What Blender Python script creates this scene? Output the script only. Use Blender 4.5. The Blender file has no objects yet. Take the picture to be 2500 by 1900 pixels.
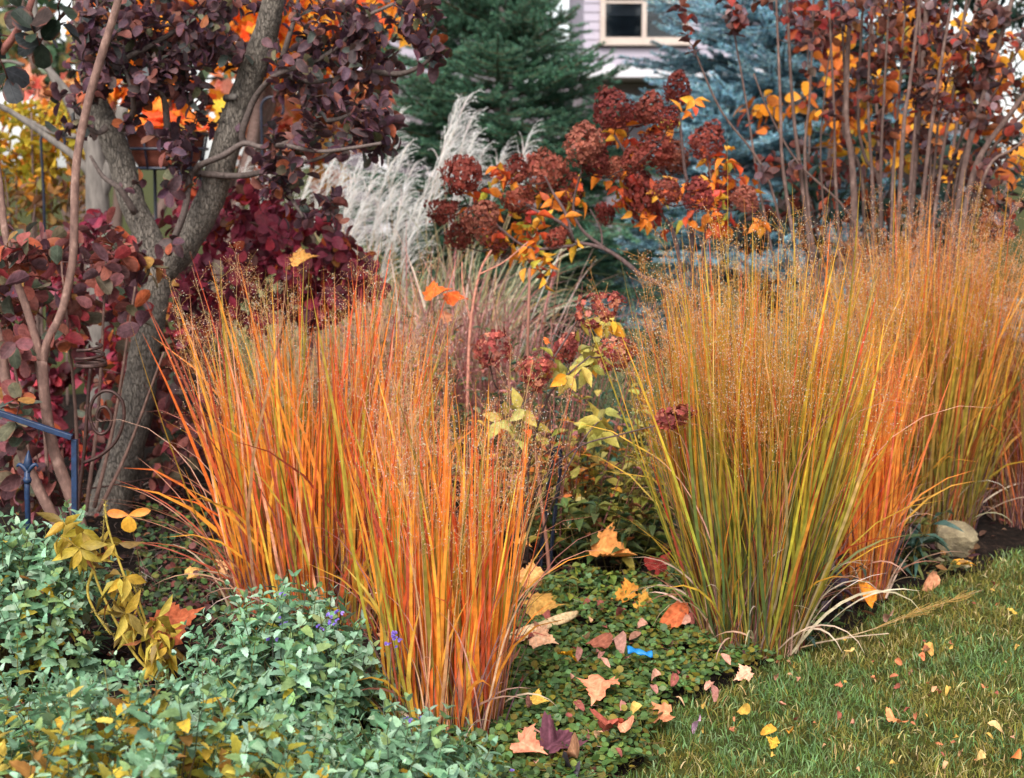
import bpy, math
import numpy as np
from mathutils import Matrix, Vector

R = np.random.default_rng(11)
SC = bpy.context.scene
COLL = SC.collection
rad = math.radians

# ------------------------------------------------------------------ camera, world, sun, exposure
FPX, PITCH, EYE = 3434.0, rad(9.26), 1.6           # focal length in photo pixels (2500 wide), tilt down, eye height
cam_data = bpy.data.cameras.new('camera')
cam_data.sensor_width = 36.0
cam_data.lens = FPX / 2500.0 * 36.0
cam_data.clip_end = 500.0
cam_data.dof.use_dof = True
cam_data.dof.focus_distance = 4.0
cam_data.dof.aperture_fstop = 3.8
cam = bpy.data.objects.new('camera', cam_data)
COLL.objects.link(cam)
cam.location = (0, 0, EYE)
cam.rotation_euler = (rad(90) - PITCH, 0, 0)
SC.camera = cam

SUN_EL, SUN_ROT = rad(44), rad(196)
world = bpy.data.worlds.new('World')
SC.world = world
world.use_nodes = True
wn, wl = world.node_tree.nodes, world.node_tree.links
wn.clear()
sky = wn.new('ShaderNodeTexSky')
sky.sky_type = 'NISHITA'
sky.sun_disc = False
sky.sun_elevation = SUN_EL
sky.sun_rotation = SUN_ROT
sky.dust_density = 1.0
hsv = wn.new('ShaderNodeHueSaturation')            # an overcast sky: pale, hardly blue
hsv.inputs['Saturation'].default_value = 0.22
bg = wn.new('ShaderNodeBackground')
bg.inputs['Strength'].default_value = 0.12
wo = wn.new('ShaderNodeOutputWorld')
wl.new(sky.outputs[0], hsv.inputs['Color'])
wl.new(hsv.outputs[0], bg.inputs['Color'])
wl.new(bg.outputs[0], wo.inputs['Surface'])

sun_data = bpy.data.lights.new('sun', 'SUN')
sun_data.energy = 2.6
sun_data.angle = rad(36)
sun_data.color = (1.0, 0.95, 0.88)
sun = bpy.data.objects.new('sun', sun_data)
COLL.objects.link(sun)
# direction towards the sun: the sky's rotation is measured from +Y towards +X
sd = Vector((math.sin(SUN_ROT) * math.cos(SUN_EL), math.cos(SUN_ROT) * math.cos(SUN_EL), math.sin(SUN_EL)))
sun.rotation_euler = sd.to_track_quat('Z', 'Y').to_euler()

SC.view_settings.view_transform = 'Standard'
SC.view_settings.look = 'None'
SC.view_settings.gamma = 1.0
SC.view_settings.use_curve_mapping = False
SC.view_settings.exposure = 0.92
SC.cycles.use_denoising = True
SC.cycles.max_bounces = 8
SC.cycles.diffuse_bounces = 6
SC.cycles.transmission_bounces = 6

# ------------------------------------------------------------------ helpers: pixels of the photo to places
CP, SP = math.cos(PITCH), math.sin(PITCH)


def P(px, py, Y):
    """the place at distance Y that the photo's pixel (px, py) shows"""
    xc, yc = (px - 1250.0) / FPX, -(py - 950.0) / FPX
    d = np.array([xc, CP + yc * SP, -SP + yc * CP])
    return np.array([0, 0, EYE]) + d * (Y / d[1])


def G(px, py, z=0.0):
    """the place on the ground under the pixel"""
    xc, yc = (px - 1250.0) / FPX, -(py - 950.0) / FPX
    d = np.array([xc, CP + yc * SP, -SP + yc * CP])
    return np.array([0, 0, EYE]) + d * ((EYE - z) / -d[2])


def to_px(v):
    """pixels of many points"""
    q = np.asarray(v, float) - np.array([0, 0, EYE])
    f = q[..., 1] * CP - q[..., 2] * SP
    u = q[..., 1] * SP + q[..., 2] * CP
    return 1250 + FPX * q[..., 0] / f, 950 - FPX * u / f, f


def lin(c):
    c = np.asarray(c, float) / 255.0
    return np.where(c <= 0.04045, c / 12.92, ((c + 0.055) / 1.055) ** 2.4)


def nrm(a):
    a = np.asarray(a, float)
    return a / np.maximum(np.linalg.norm(a, axis=-1, keepdims=True), 1e-9)


def pal(n, entries, jit=0.13):
    """n colours drawn from [(sRGB, weight)]"""
    w = np.array([e[1] for e in entries], float)
    k = R.choice(len(entries), n, p=w / w.sum())
    c = np.array([lin(e[0]) for e in entries])[k]
    c = c * np.exp(R.normal(0, jit, (n, 1))) * np.exp(R.normal(0, jit * 0.4, (n, 3)))
    return np.clip(c, 0.003, 0.88)


def ball(n):
    return nrm(R.normal(0, 1, (n, 3)))


# ------------------------------------------------------------------ helpers: meshes
class Geo:
    def __init__(s):
        s.v, s.t, s.q, s.c, s.u, s.n = [], [], [], [], [], 0

    def add(s, v, tris=None, quads=None, col=(1, 1, 1), luv=None):
        v = np.asarray(v, np.float32).reshape(-1, 3)
        m = len(v)
        if tris is not None and len(tris):
            s.t.append(np.asarray(tris, np.int32).reshape(-1, 3) + s.n)
        if quads is not None and len(quads):
            s.q.append(np.asarray(quads, np.int32).reshape(-1, 4) + s.n)
        c = np.asarray(col, np.float32)
        s.c.append(np.broadcast_to(c, (m, 3)) if c.ndim == 1 else c.reshape(-1, 3))
        s.u.append(np.zeros((m, 3), np.float32) if luv is None else np.asarray(luv, np.float32).reshape(-1, 3))
        s.v.append(v)
        s.n += m
        return s

    def mesh(s, name, mat, origin=(0, 0, 0), smooth=True):
        me = bpy.data.meshes.new(name)
        if s.n == 0:
            return me
        v = np.concatenate(s.v) - np.asarray(origin, np.float32)
        t = np.concatenate(s.t) if s.t else np.zeros((0, 3), np.int32)
        q = np.concatenate(s.q) if s.q else np.zeros((0, 4), np.int32)
        me.vertices.add(len(v))
        me.vertices.foreach_set('co', v.astype(np.float32).ravel())
        me.loops.add(t.size + q.size)
        me.loops.foreach_set('vertex_index', np.concatenate([t.ravel(), q.ravel()]).astype(np.int32))
        me.polygons.add(len(t) + len(q))
        st = np.concatenate([np.arange(len(t)) * 3, t.size + np.arange(len(q)) * 4]).astype(np.int32)
        me.polygons.foreach_set('loop_start', st)
        me.update(calc_edges=True)
        me.polygons.foreach_set('use_smooth', np.full(len(me.polygons), smooth, bool))
        a = me.attributes.new('Col', 'FLOAT_COLOR', 'POINT')
        c = np.concatenate([np.concatenate(s.c), np.ones((len(v), 1), np.float32)], 1)
        a.data.foreach_set('color', c.astype(np.float32).ravel())
        b = me.attributes.new('luv', 'FLOAT_VECTOR', 'POINT')
        b.data.foreach_set('vector', np.concatenate(s.u).astype(np.float32).ravel())
        if mat is not None:
            me.materials.append(mat)
        return me

    def obj(s, name, mat, parent=None, kind=None, smooth=True, label=None):
        org = parent.location if parent is not None else (0, 0, 0)
        if parent is not None and parent.parent is not None:
            org = Vector(org) + parent.parent.location
        o = bpy.data.objects.new(name, s.mesh(name, mat, tuple(org), smooth))
        COLL.objects.link(o)
        if parent is not None:
            o.parent = parent
        if kind:
            o['kind'] = kind
        if label:
            o['label'] = label
        return o


def thing(name, label, cat, loc, group=None):
    o = bpy.data.objects.new(name, None)
    o.empty_display_size = 0.05
    COLL.objects.link(o)
    o.location = tuple(float(x) for x in loc)
    tag(o, label, cat, group)
    return o


def tag(o, label, cat, group=None):
    o['label'] = label
    o['category'] = cat
    if group:
        o['group'] = group
    return o


def piece(name, me, parent, M, col=(1, 1, 1)):
    """one shared-mesh piece under its thing; M is in the world (things are never rotated)"""
    o = bpy.data.objects.new(name, me)
    COLL.objects.link(o)
    M = M.copy()
    if parent is not None:
        o.parent = parent
        org = Vector(parent.location)
        if parent.parent is not None:
            org = org + parent.parent.location
        M.translation = M.translation - org
    o.matrix_basis = M
    o.color = (float(col[0]), float(col[1]), float(col[2]), 1.0)
    return o


def frame_matrix(pos, S, D, N, L, W):
    M = Matrix.Identity(4)
    for i in range(3):
        M[i][0], M[i][1], M[i][2], M[i][3] = S[i] * W, D[i] * L, N[i] * L, pos[i]
    return M


def catmull(pts, k=5):
    p = np.asarray(pts, float)
    if len(p) < 3:
        t = np.linspace(0, 1, k + 1)[:, None]
        return p[0] * (1 - t) + p[1] * t
    e = np.vstack([2 * p[0] - p[1], p, 2 * p[-1] - p[-2]])
    out = []
    for i in range(1, len(e) - 2):
        t = np.linspace(0, 1, k, endpoint=False)[:, None]
        a, b, c, d = e[i - 1], e[i], e[i + 1], e[i + 2]
        out.append(0.5 * (2 * b + (c - a) * t + (2 * a - 5 * b + 4 * c - d) * t ** 2 + (3 * b - a - 3 * c + d) * t ** 3))
    out.append(e[-2][None])
    return np.vstack(out)


def tube(g, pts, r, sides=6, col=(1, 1, 1), lump=0.0, closed=False):
    """one tube along a line, its frame carried along"""
    p = np.asarray(pts, float)
    n = len(p)
    r = np.broadcast_to(np.asarray(r, float), (n,)) if np.ndim(r) == 0 or len(r) == n else np.interp(np.linspace(0, 1, n), np.linspace(0, 1, len(r)), r)
    tg = nrm(np.gradient(p, axis=0)) if n > 1 else np.array([[0, 0, 1.0]])
    a = np.cross(tg[0], [0.31, 0.17, 0.93] if abs(tg[0][2]) < 0.8 else [1, 0.1, 0])
    a = a / np.linalg.norm(a)
    th = np.linspace(0, 2 * np.pi, sides, endpoint=False)
    V = []
    for i in range(n):
        a = a - tg[i] * a.dot(tg[i])
        a = a / np.linalg.norm(a)
        b = np.cross(tg[i], a)
        rr = r[i] * (1 + (R.normal(0, lump, sides) if lump else 0))
        V.append(p[i] + (np.cos(th) * rr)[:, None] * a + (np.sin(th) * rr)[:, None] * b)
    V = np.vstack(V)
    i, j = np.meshgrid(np.arange(n - 1), np.arange(sides), indexing='ij')
    i, j = i.ravel(), j.ravel()
    k = (j + 1) % sides
    q = np.stack([i * sides + j, i * sides + k, (i + 1) * sides + k, (i + 1) * sides + j], 1)
    caps = [[0, x + 1, x] for x in range(1, sides - 1)] + [[(n - 1) * sides, (n - 1) * sides + x, (n - 1) * sides + x + 1] for x in range(1, sides - 1)]
    g.add(V, caps, q, col)


def tubes(g, C, r, col, sides=3):
    """many thin tubes at once; C is (N, S, 3), r (N, S) or a number, col (N, 3)"""
    C = np.asarray(C, float)
    N, S = C.shape[:2]
    r = np.broadcast_to(np.asarray(r, float), (N, S))
    t = nrm(C[:, -1] - C[:, 0])
    a = nrm(np.cross(t, np.where(np.abs(t[:, 2:3]) < 0.8, [[0, 0, 1.0]], [[1.0, 0.2, 0]])))
    b = np.cross(t, a)
    th = np.linspace(0, 2 * np.pi, sides, endpoint=False)
    ring = np.cos(th)[None, :, None] * a[:, None] + np.sin(th)[None, :, None] * b[:, None]      # N, sides, 3
    V = C[:, :, None] + ring[:, None] * r[:, :, None, None]
    base = (np.arange(N) * S * sides)[:, None, None]
    i = np.arange(S - 1)[None, :, None]
    j = np.arange(sides)[None, None, :]
    k = (j + 1) % sides
    q = np.stack(np.broadcast_arrays(base + i * sides + j, base + i * sides + k, base + (i + 1) * sides + k, base + (i + 1) * sides + j), -1)
    g.add(V.reshape(-1, 3), None, q.reshape(-1, 4), np.repeat(np.asarray(col), S * sides, 0) if np.ndim(col) == 2 else col)


def box(g, c, half, col=(1, 1, 1), M=None):
    s = np.array([[x, y, z] for x in (-1, 1) for y in (-1, 1) for z in (-1, 1)], float) * half
    if M is not None:
        s = s @ np.asarray(M).T
    g.add(s + np.asarray(c, float), None, [[0, 1, 3, 2], [4, 6, 7, 5], [0, 4, 5, 1], [2, 3, 7, 6], [0, 2, 6, 4], [1, 5, 7, 3]], col)


def bevel(o, w):
    m = o.modifiers.new('bevel', 'BEVEL')
    m.width = w
    m.segments = 2
    m.limit_method = 'ANGLE'
    return o


# leaf outlines: rows of (u, half width); three points a row, a folded midrib
def row_leaf(rows):
    uv, tri = [[0, 0]], []
    for u, h in rows:
        uv += [[u, -h], [u, 0], [u, h]]
    uv.append([1, 0])
    n = len(rows)
    tri += [[0, 2, 1], [0, 3, 2]]
    for i in range(n - 1):
        a, b = 1 + 3 * i, 4 + 3 * i
        for k in (0, 1):
            tri += [[a + k, a + k + 1, b + k + 1], [a + k, b + k + 1, b + k]]
    a, z = 1 + 3 * (n - 1), 1 + 3 * n
    tri += [[a, a + 1, z], [a + 1, a + 2, z]]
    return np.array(uv, float), np.array(tri)


T_OVAL = row_leaf([(0.1, 0.16), (0.28, 0.38), (0.5, 0.5), (0.72, 0.49), (0.9, 0.31)])
T_LANCE = row_leaf([(0.08, 0.14), (0.25, 0.4), (0.45, 0.5), (0.7, 0.34), (0.88, 0.14)])
T_MINT = row_leaf([(0.03, 0.3), (0.14, 0.5), (0.24, 0.43), (0.36, 0.49), (0.46, 0.38), (0.58, 0.42), (0.68, 0.28), (0.8, 0.29), (0.89, 0.13)])
T_ROUND = row_leaf([(0.06, 0.26), (0.3, 0.48), (0.62, 0.5), (0.88, 0.3)])
T_PETAL = row_leaf([(0.2, 0.22), (0.6, 0.5), (0.9, 0.36)])


def maple():
    half = [(0.0, 0.0), (0.07, -0.02), (0.14, -0.12), (0.36, -0.14), (0.34, -0.03), (0.50, 0.03), (0.62, 0.06), (0.60, 0.15), (0.76, 0.27), (0.88, 0.44), (0.70, 0.42), (0.66, 0.50), (0.52, 0.46), (0.54, 0.56),
            (0.40, 0.54), (0.33, 0.56), (0.38, 0.68), (0.24, 0.72), (0.22, 0.82), (0.10, 0.86)]
    out = half + [(0.0, 1.08)] + [(-x, y) for x, y in half[::-1][:-1]]
    o = np.array(out) * [0.62, 0.9]
    c = np.array([0.0, 0.2])
    mid = c + (o - c) * 0.5
    n = len(o)
    v = np.vstack([c[None], mid, o])
    tri = []
    for i in range(n):
        j = (i + 1) % n
        tri += [[0, 1 + i, 1 + j], [1 + i, 1 + n + i, 1 + n + j], [1 + i, 1 + n + j, 1 + j]]
    return v[:, ::-1].copy(), np.array(tri)         # as (u along, v across)


T_MAPLE = maple()


def leaf_mesh(name, T, mat, bend, fold, ripple=0.0, twist=0.0, W2L=0.6):
    """one unit leaf to be shared: x across, y along, z up"""
    uv, tri = T
    u, v = uv[:, 0], uv[:, 1]
    z = -bend * u ** 2 + fold * np.abs(v) * W2L + ripple * np.sin(u * 9 + v * 7) + twist * u * v
    g = Geo()
    g.add(np.stack([v, u - 0.25 * bend ** 2 * u ** 3, z], 1), tri, None, (1, 1, 1), np.stack([u, v, z * 0], 1))
    return g.mesh(name, mat)


def leaf_join(g, T, pos, D, N, L, W, bend, fold, col):
    """many leaves into one mesh"""
    uv, tri = T
    n, m = len(pos), len(uv)
    if n == 0:
        return
    u, v = uv[:, 0][None], uv[:, 1][None]
    L, W = np.broadcast_to(L, (n,))[:, None], np.broadcast_to(W, (n,))[:, None]
    bend, fold = np.broadcast_to(bend, (n,))[:, None], np.broadcast_to(fold, (n,))[:, None]
    S = np.cross(D, N)
    z = -bend * L * u ** 2 + fold * W * np.abs(v)
    V = pos[:, None] + D[:, None] * (L * u)[..., None] + S[:, None] * (W * v)[..., None] + N[:, None] * z[..., None]
    f = (tri[None] + (np.arange(n) * m)[:, None, None]).reshape(-1, 3)
    luv = np.broadcast_to(np.stack([uv[:, 0], uv[:, 1], uv[:, 0] * 0], 1)[None], (n, m, 3))
    g.add(V.reshape(-1, 3), f, None, np.repeat(col, m, 0), luv.reshape(-1, 3))


def ortho(D, N):
    D = nrm(D)
    N = N - D * np.sum(D * N, -1, keepdims=True)
    return D, nrm(N)


def foliage(root, T, pos, D, N, L, W, col, mat, most=300, bend=(-0.15, 0.7), fold=(0.1, 0.8), part='leaf', key=None, ripple=0.02, rest='foliage'):
    """the leaves of a plant: those that show largest are parts, the rest one part that is stuff"""
    pos = np.asarray(pos, float)
    D, N = ortho(D, N)
    n = len(pos)
    L, W = np.broadcast_to(L, (n,)).copy(), np.broadcast_to(W, (n,)).copy()
    x, y, d = to_px(pos)
    inside = (x > -30) & (x < 2530) & (y > -30) & (y < 1930)
    score = np.where(inside, 0, 1e3) + d - (R.random(n) * 0.15 if key is None else key)
    order = np.argsort(score)
    top = order[:most]
    top = top[inside[top]]
    var = [leaf_mesh(part, T, mat, R.uniform(*bend), R.uniform(*fold), ripple, R.uniform(-0.25, 0.25)) for _ in range(7)]
    S = np.cross(D, N)
    for i in top:
        piece(part, var[R.integers(7)], root, frame_matrix(pos[i], S[i], D[i], N[i], L[i], W[i]), col[i])
    others = np.setdiff1d(np.arange(n), top)
    if len(others):
        g = Geo()
        leaf_join(g, T, pos[others], D[others], N[others], L[others], W[others], R.uniform(*bend, len(others)), R.uniform(*fold, len(others)), col[others])
        g.obj(rest, mat, root, 'stuff')


# ------------------------------------------------------------------ materials
def nodes(name):
    m = bpy.data.materials.new(name)
    m.use_nodes = True
    nt = m.node_tree
    nt.nodes.clear()
    return m, nt, nt.nodes, nt.links


def leaf_material(name, rough=0.5, spec=0.35, trans=0.25, vein=0.25, rim=None, noise=0.25, mottle=None, vfreq=34.0, scale=60.0):
    m, nt, N, Lk = nodes(name)
    out = N.new('ShaderNodeOutputMaterial')
    at = N.new('ShaderNodeAttribute'); at.attribute_name = 'Col'
    oi = N.new('ShaderNodeObjectInfo')
    mul = N.new('ShaderNodeMix'); mul.data_type = 'RGBA'; mul.blend_type = 'MULTIPLY'; mul.inputs[0].default_value = 1
    Lk.new(at.outputs['Color'], mul.inputs[6]); Lk.new(oi.outputs['Color'], mul.inputs[7])
    col = mul.outputs[2]
    geo = N.new('ShaderNodeNewGeometry')
    nz = N.new('ShaderNodeTexNoise'); nz.inputs['Scale'].default_value = scale; nz.inputs['Detail'].default_value = 4
    Lk.new(geo.outputs['Position'], nz.inputs['Vector'])
    mr = N.new('ShaderNodeMapRange'); mr.inputs[1].default_value = 0.3; mr.inputs[2].default_value = 0.7
    mr.inputs[3].default_value = 1 - noise; mr.inputs[4].default_value = 1 + noise
    Lk.new(nz.outputs[0], mr.inputs[0])
    m2 = N.new('ShaderNodeMix'); m2.data_type = 'RGBA'; m2.blend_type = 'MULTIPLY'; m2.inputs[0].default_value = 1
    Lk.new(col, m2.inputs[6]); Lk.new(mr.outputs[0], m2.inputs[7]); col = m2.outputs[2]
    if mottle:
        n3 = N.new('ShaderNodeTexNoise'); n3.inputs['Scale'].default_value = scale * 0.6; n3.inputs['Detail'].default_value = 5
        Lk.new(geo.outputs['Position'], n3.inputs['Vector'])
        r3 = N.new('ShaderNodeMapRange'); r3.inputs[1].default_value = 0.62; r3.inputs[2].default_value = 0.74; r3.inputs[4].default_value = 0.75
        Lk.new(n3.outputs[0], r3.inputs[0])
        m3 = N.new('ShaderNodeMix'); m3.data_type = 'RGBA'
        Lk.new(r3.outputs[0], m3.inputs[0]); Lk.new(col, m3.inputs[6]); m3.inputs[7].default_value = (*lin(mottle), 1); col = m3.outputs[2]
    bump = None
    if vein:
        lu = N.new('ShaderNodeAttribute'); lu.attribute_name = 'luv'
        sx = N.new('ShaderNodeSeparateXYZ'); Lk.new(lu.outputs['Vector'], sx.inputs[0])
        ab = N.new('ShaderNodeMath'); ab.operation = 'ABSOLUTE'; Lk.new(sx.outputs[1], ab.inputs[0])
        mid = N.new('ShaderNodeMapRange'); mid.inputs[1].default_value = 0.0; mid.inputs[2].default_value = 0.045; mid.inputs[3].default_value = 1; mid.inputs[4].default_value = 0
        Lk.new(ab.outputs[0], mid.inputs[0])
        a1 = N.new('ShaderNodeMath'); a1.operation = 'MULTIPLY_ADD'; a1.inputs[1].default_value = -0.75
        Lk.new(ab.outputs[0], a1.inputs[0]); Lk.new(sx.outputs[0], a1.inputs[2])
        a2 = N.new('ShaderNodeMath'); a2.operation = 'MULTIPLY'; a2.inputs[1].default_value = vfreq; Lk.new(a1.outputs[0], a2.inputs[0])
        a3 = N.new('ShaderNodeMath'); a3.operation = 'SINE'; Lk.new(a2.outputs[0], a3.inputs[0])
        sv = N.new('ShaderNodeMapRange'); sv.inputs[1].default_value = 0.6; sv.inputs[2].default_value = 1.0; sv.inputs[4].default_value = 0.6
        Lk.new(a3.outputs[0], sv.inputs[0])
        mx = N.new('ShaderNodeMath'); mx.operation = 'MAXIMUM'; Lk.new(mid.outputs[0], mx.inputs[0]); Lk.new(sv.outputs[0], mx.inputs[1])
        vf = N.new('ShaderNodeMath'); vf.operation = 'MULTIPLY'; vf.inputs[1].default_value = vein; Lk.new(mx.outputs[0], vf.inputs[0])
        li = N.new('ShaderNodeMix'); li.data_type = 'RGBA'; li.blend_type = 'SCREEN'
        Lk.new(vf.outputs[0], li.inputs[0]); Lk.new(col, li.inputs[6]); Lk.new(col, li.inputs[7]); col = li.outputs[2]
        if rim:
            rr = N.new('ShaderNodeMapRange'); rr.inputs[1].default_value = 0.36; rr.inputs[2].default_value = 0.5; rr.inputs[4].default_value = 0.55
            Lk.new(ab.outputs[0], rr.inputs[0])
            rm = N.new('ShaderNodeMix'); rm.data_type = 'RGBA'
            Lk.new(rr.outputs[0], rm.inputs[0]); Lk.new(col, rm.inputs[6]); rm.inputs[7].default_value = (*lin(rim), 1); col = rm.outputs[2]
        bump = N.new('ShaderNodeBump'); bump.inputs['Strength'].default_value = 0.35; bump.inputs['Distance'].default_value = 0.002
        iv = N.new('ShaderNodeMath'); iv.operation = 'SUBTRACT'; iv.inputs[0].default_value = 1; Lk.new(mx.outputs[0], iv.inputs[1])
        Lk.new(iv.outputs[0], bump.inputs['Height'])
    pb = N.new('ShaderNodeBsdfPrincipled')
    pb.inputs['Roughness'].default_value = rough
    pb.inputs['Specular IOR Level'].default_value = spec
    Lk.new(col, pb.inputs['Base Color'])
    if bump:
        Lk.new(bump.outputs[0], pb.inputs['Normal'])
    tr = N.new('ShaderNodeBsdfTranslucent')
    Lk.new(col, tr.inputs['Color'])
    mixs = N.new('ShaderNodeMixShader'); mixs.inputs[0].default_value = trans
    Lk.new(pb.outputs[0], mixs.inputs[1]); Lk.new(tr.outputs[0], mixs.inputs[2])
    Lk.new(mixs.outputs[0], out.inputs['Surface'])
    return m


def rough_material(name, c1, c2, scale=(8, 8, 8), rough=0.8, bump=0.5, dist=0.01, spec=0.25, c3=None, metal=0.0, detail=6, use_col=False, lines=False):
    m, nt, N, Lk = nodes(name)
    out = N.new('ShaderNodeOutputMaterial')
    tc = N.new('ShaderNodeTexCoord')
    mp = N.new('ShaderNodeMapping'); mp.inputs['Scale'].default_value = scale
    Lk.new(tc.outputs['Object'], mp.inputs[0])
    nz = N.new('ShaderNodeTexNoise'); nz.inputs['Scale'].default_value = 1; nz.inputs['Detail'].default_value = detail; nz.inputs['Roughness'].default_value = 0.65
    Lk.new(mp.outputs[0], nz.inputs['Vector'])
    rp = N.new('ShaderNodeValToRGB')
    rp.color_ramp.elements[0].position = 0.32; rp.color_ramp.elements[1].position = 0.68
    rp.color_ramp.elements[0].color = (*lin(c1), 1); rp.color_ramp.elements[1].color = (*lin(c2), 1)
    if c3 is not None:
        e = rp.color_ramp.elements.new(0.56); e.color = (*lin(c3), 1)
    Lk.new(nz.outputs[0], rp.inputs[0])
    col = rp.outputs[0]
    if use_col:
        at = N.new('ShaderNodeAttribute'); at.attribute_name = 'Col'
        mu = N.new('ShaderNodeMix'); mu.data_type = 'RGBA'; mu.blend_type = 'MULTIPLY'; mu.inputs[0].default_value = 1
        Lk.new(col, mu.inputs[6]); Lk.new(at.outputs['Color'], mu.inputs[7]); col = mu.outputs[2]
    h = nz.outputs[0]
    if lines:                                         # furrowed bark
        vo = N.new('ShaderNodeTexVoronoi'); vo.feature = 'DISTANCE_TO_EDGE'; vo.inputs['Scale'].default_value = 1.6
        m2 = N.new('ShaderNodeMapping'); m2.inputs['Scale'].default_value = scale
        ad = N.new('ShaderNodeVectorMath'); ad.operation = 'ADD'
        Lk.new(mp.outputs[0], ad.inputs[0]); Lk.new(nz.outputs['Color'], ad.inputs[1])
        Lk.new(ad.outputs[0], vo.inputs['Vector'])
        mrr = N.new('ShaderNodeMapRange'); mrr.inputs[2].default_value = 0.12; Lk.new(vo.outputs[0], mrr.inputs[0])
        mm = N.new('ShaderNodeMath'); mm.operation = 'MULTIPLY_ADD'; mm.inputs[1].default_value = 0.6
        Lk.new(mrr.outputs[0], mm.inputs[0]); Lk.new(nz.outputs[0], mm.inputs[2]); h = mm.outputs[0]
        cr = N.new('ShaderNodeMix'); cr.data_type = 'RGBA'
        iv = N.new('ShaderNodeMapRange'); iv.inputs[3].default_value = 0.6; iv.inputs[4].default_value = 0; Lk.new(mrr.outputs[0], iv.inputs[0])
        Lk.new(iv.outputs[0], cr.inputs[0]); Lk.new(col, cr.inputs[6]); cr.inputs[7].default_value = (*lin([c * 0.6 for c in c1]), 1); col = cr.outputs[2]
    bp = N.new('ShaderNodeBump'); bp.inputs['Strength'].default_value = bump; bp.inputs['Distance'].default_value = dist
    Lk.new(h, bp.inputs['Height'])
    pb = N.new('ShaderNodeBsdfPrincipled')
    pb.inputs['Roughness'].default_value = rough; pb.inputs['Specular IOR Level'].default_value = spec; pb.inputs['Metallic'].default_value = metal
    Lk.new(col, pb.inputs['Base Color']); Lk.new(bp.outputs[0], pb.inputs['Normal'])
    Lk.new(pb.outputs[0], out.inputs['Surface'])
    return m


M_BLADE = leaf_material('grass_blade', 0.45, 0.3, 0.3, 0.0, None, 0.3, None, scale=32)
M_SEED = leaf_material('seed', 0.6, 0.3, 0.4, 0.0, None, 0.1)
M_SMOKE = leaf_material('smokebush_leaf', 0.55, 0.22, 0.16, 0.4, (150, 84, 70), 0.3, None, 30.0)
M_LEAF = leaf_material('plain_leaf', 0.5, 0.35, 0.25, 0.35, None, 0.25, None, 26.0)
M_FAR = leaf_material('far_leaf', 0.55, 0.3, 0.35, 0.2, None, 0.2, None, 20.0)
M_MINT = leaf_material('catmint_leaf', 0.85, 0.08, 0.2, 0.3, None, 0.28, (142, 132, 72), 40.0)
M_MINT_OLD = leaf_material('yellowing_leaf', 0.7, 0.2, 0.25, 0.3, None, 0.25, (150, 130, 52), 30.0)
M_DRY = leaf_material('dry_leaf', 0.75, 0.15, 0.15, 0.5, None, 0.35, (124, 78, 56), 22.0, 70)
M_PETAL = leaf_material('dry_petal', 0.7, 0.2, 0.25, 0.25, None, 0.3, None, 16.0, 80)
M_NEEDLE = leaf_material('needle', 0.55, 0.3, 0.1, 0.0, None, 0.25, None, scale=6)
M_TURF = leaf_material('turf_blade', 0.5, 0.3, 0.3, 0.0, None, 0.2, None, scale=9)
M_BARK = rough_material('grey_bark', (104, 97, 92), (170, 160, 150), (70, 70, 18), 0.9, 0.9, 0.012, 0.15, (138, 128, 118), lines=True)
M_STEM = rough_material('smooth_stem', (100, 76, 70), (170, 138, 126), (40, 40, 22), 0.8, 0.7, 0.004, 0.25, (136, 106, 96), use_col=True)
M_TWIG = rough_material('twig', (150, 150, 150), (225, 225, 225), (70, 70, 70), 0.8, 0.3, 0.002, 0.2, use_col=True)
M_PALE = rough_material('pale_bark', (92, 86, 82), (134, 126, 120), (30, 30, 6), 0.85, 0.5, 0.005, 0.2)

# ------------------------------------------------------------------ the setting: ground, lawn, bed
# the edge between bed and lawn, from near to far
EDGE = np.array([G(1400, 2100), G(1480, 1950), G(1545, 1850), G(1640, 1745), G(1745, 1680), G(1840, 1640), G(1960, 1590), G(2070, 1535), G(2180, 1470), G(2320, 1415), G(2480, 1360), G(2700, 1290)])


def edge_x(y):
    return np.interp(y, EDGE[:, 1], EDGE[:, 0]) + 0.035 * np.sin(y * 11) + 0.02 * np.sin(y * 27 + 1)


M_LAWN = rough_material('lawn_soil', (52, 50, 26), (92, 88, 42), (9, 9, 9), 0.95, 0.8, 0.02, 0.1, (70, 74, 36))
M_SOIL = rough_material('mulch', (22, 18, 16), (66, 52, 44), (30, 30, 30), 0.95, 1.0, 0.03, 0.1, (40, 32, 28))
g = Geo()
g.add([[-150, -20, 0], [150, -20, 0], [150, 300, 0], [-150, 300, 0]], None, [[0, 1, 2, 3]])
g.obj('lawn', M_LAWN)['kind'] = 'structure'
g = Geo()
ny, nx = 70, 60
ys = np.linspace(1.0, 9.4, ny)
V = []
for y in ys:
    xs = np.linspace(-3.6, edge_x(y), nx)
    z = 0.006 + 0.03 * np.clip((xs[-1] - xs) / 0.4, 0, 1) + np.where(np.arange(nx) < nx - 3, R.normal(0, 0.006, nx), 0)
    V.append(np.stack([xs, np.full(nx, y), z], 1))
i, j = np.meshgrid(np.arange(ny - 1), np.arange(nx - 1), indexing='ij')
i, j = i.ravel(), j.ravel()
g.add(np.vstack(V), None, np.stack([i * nx + j, i * nx + j + 1, (i + 1) * nx + j + 1, (i + 1) * nx + j], 1))
g.obj('garden_bed', M_SOIL)['kind'] = 'structure'


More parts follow.
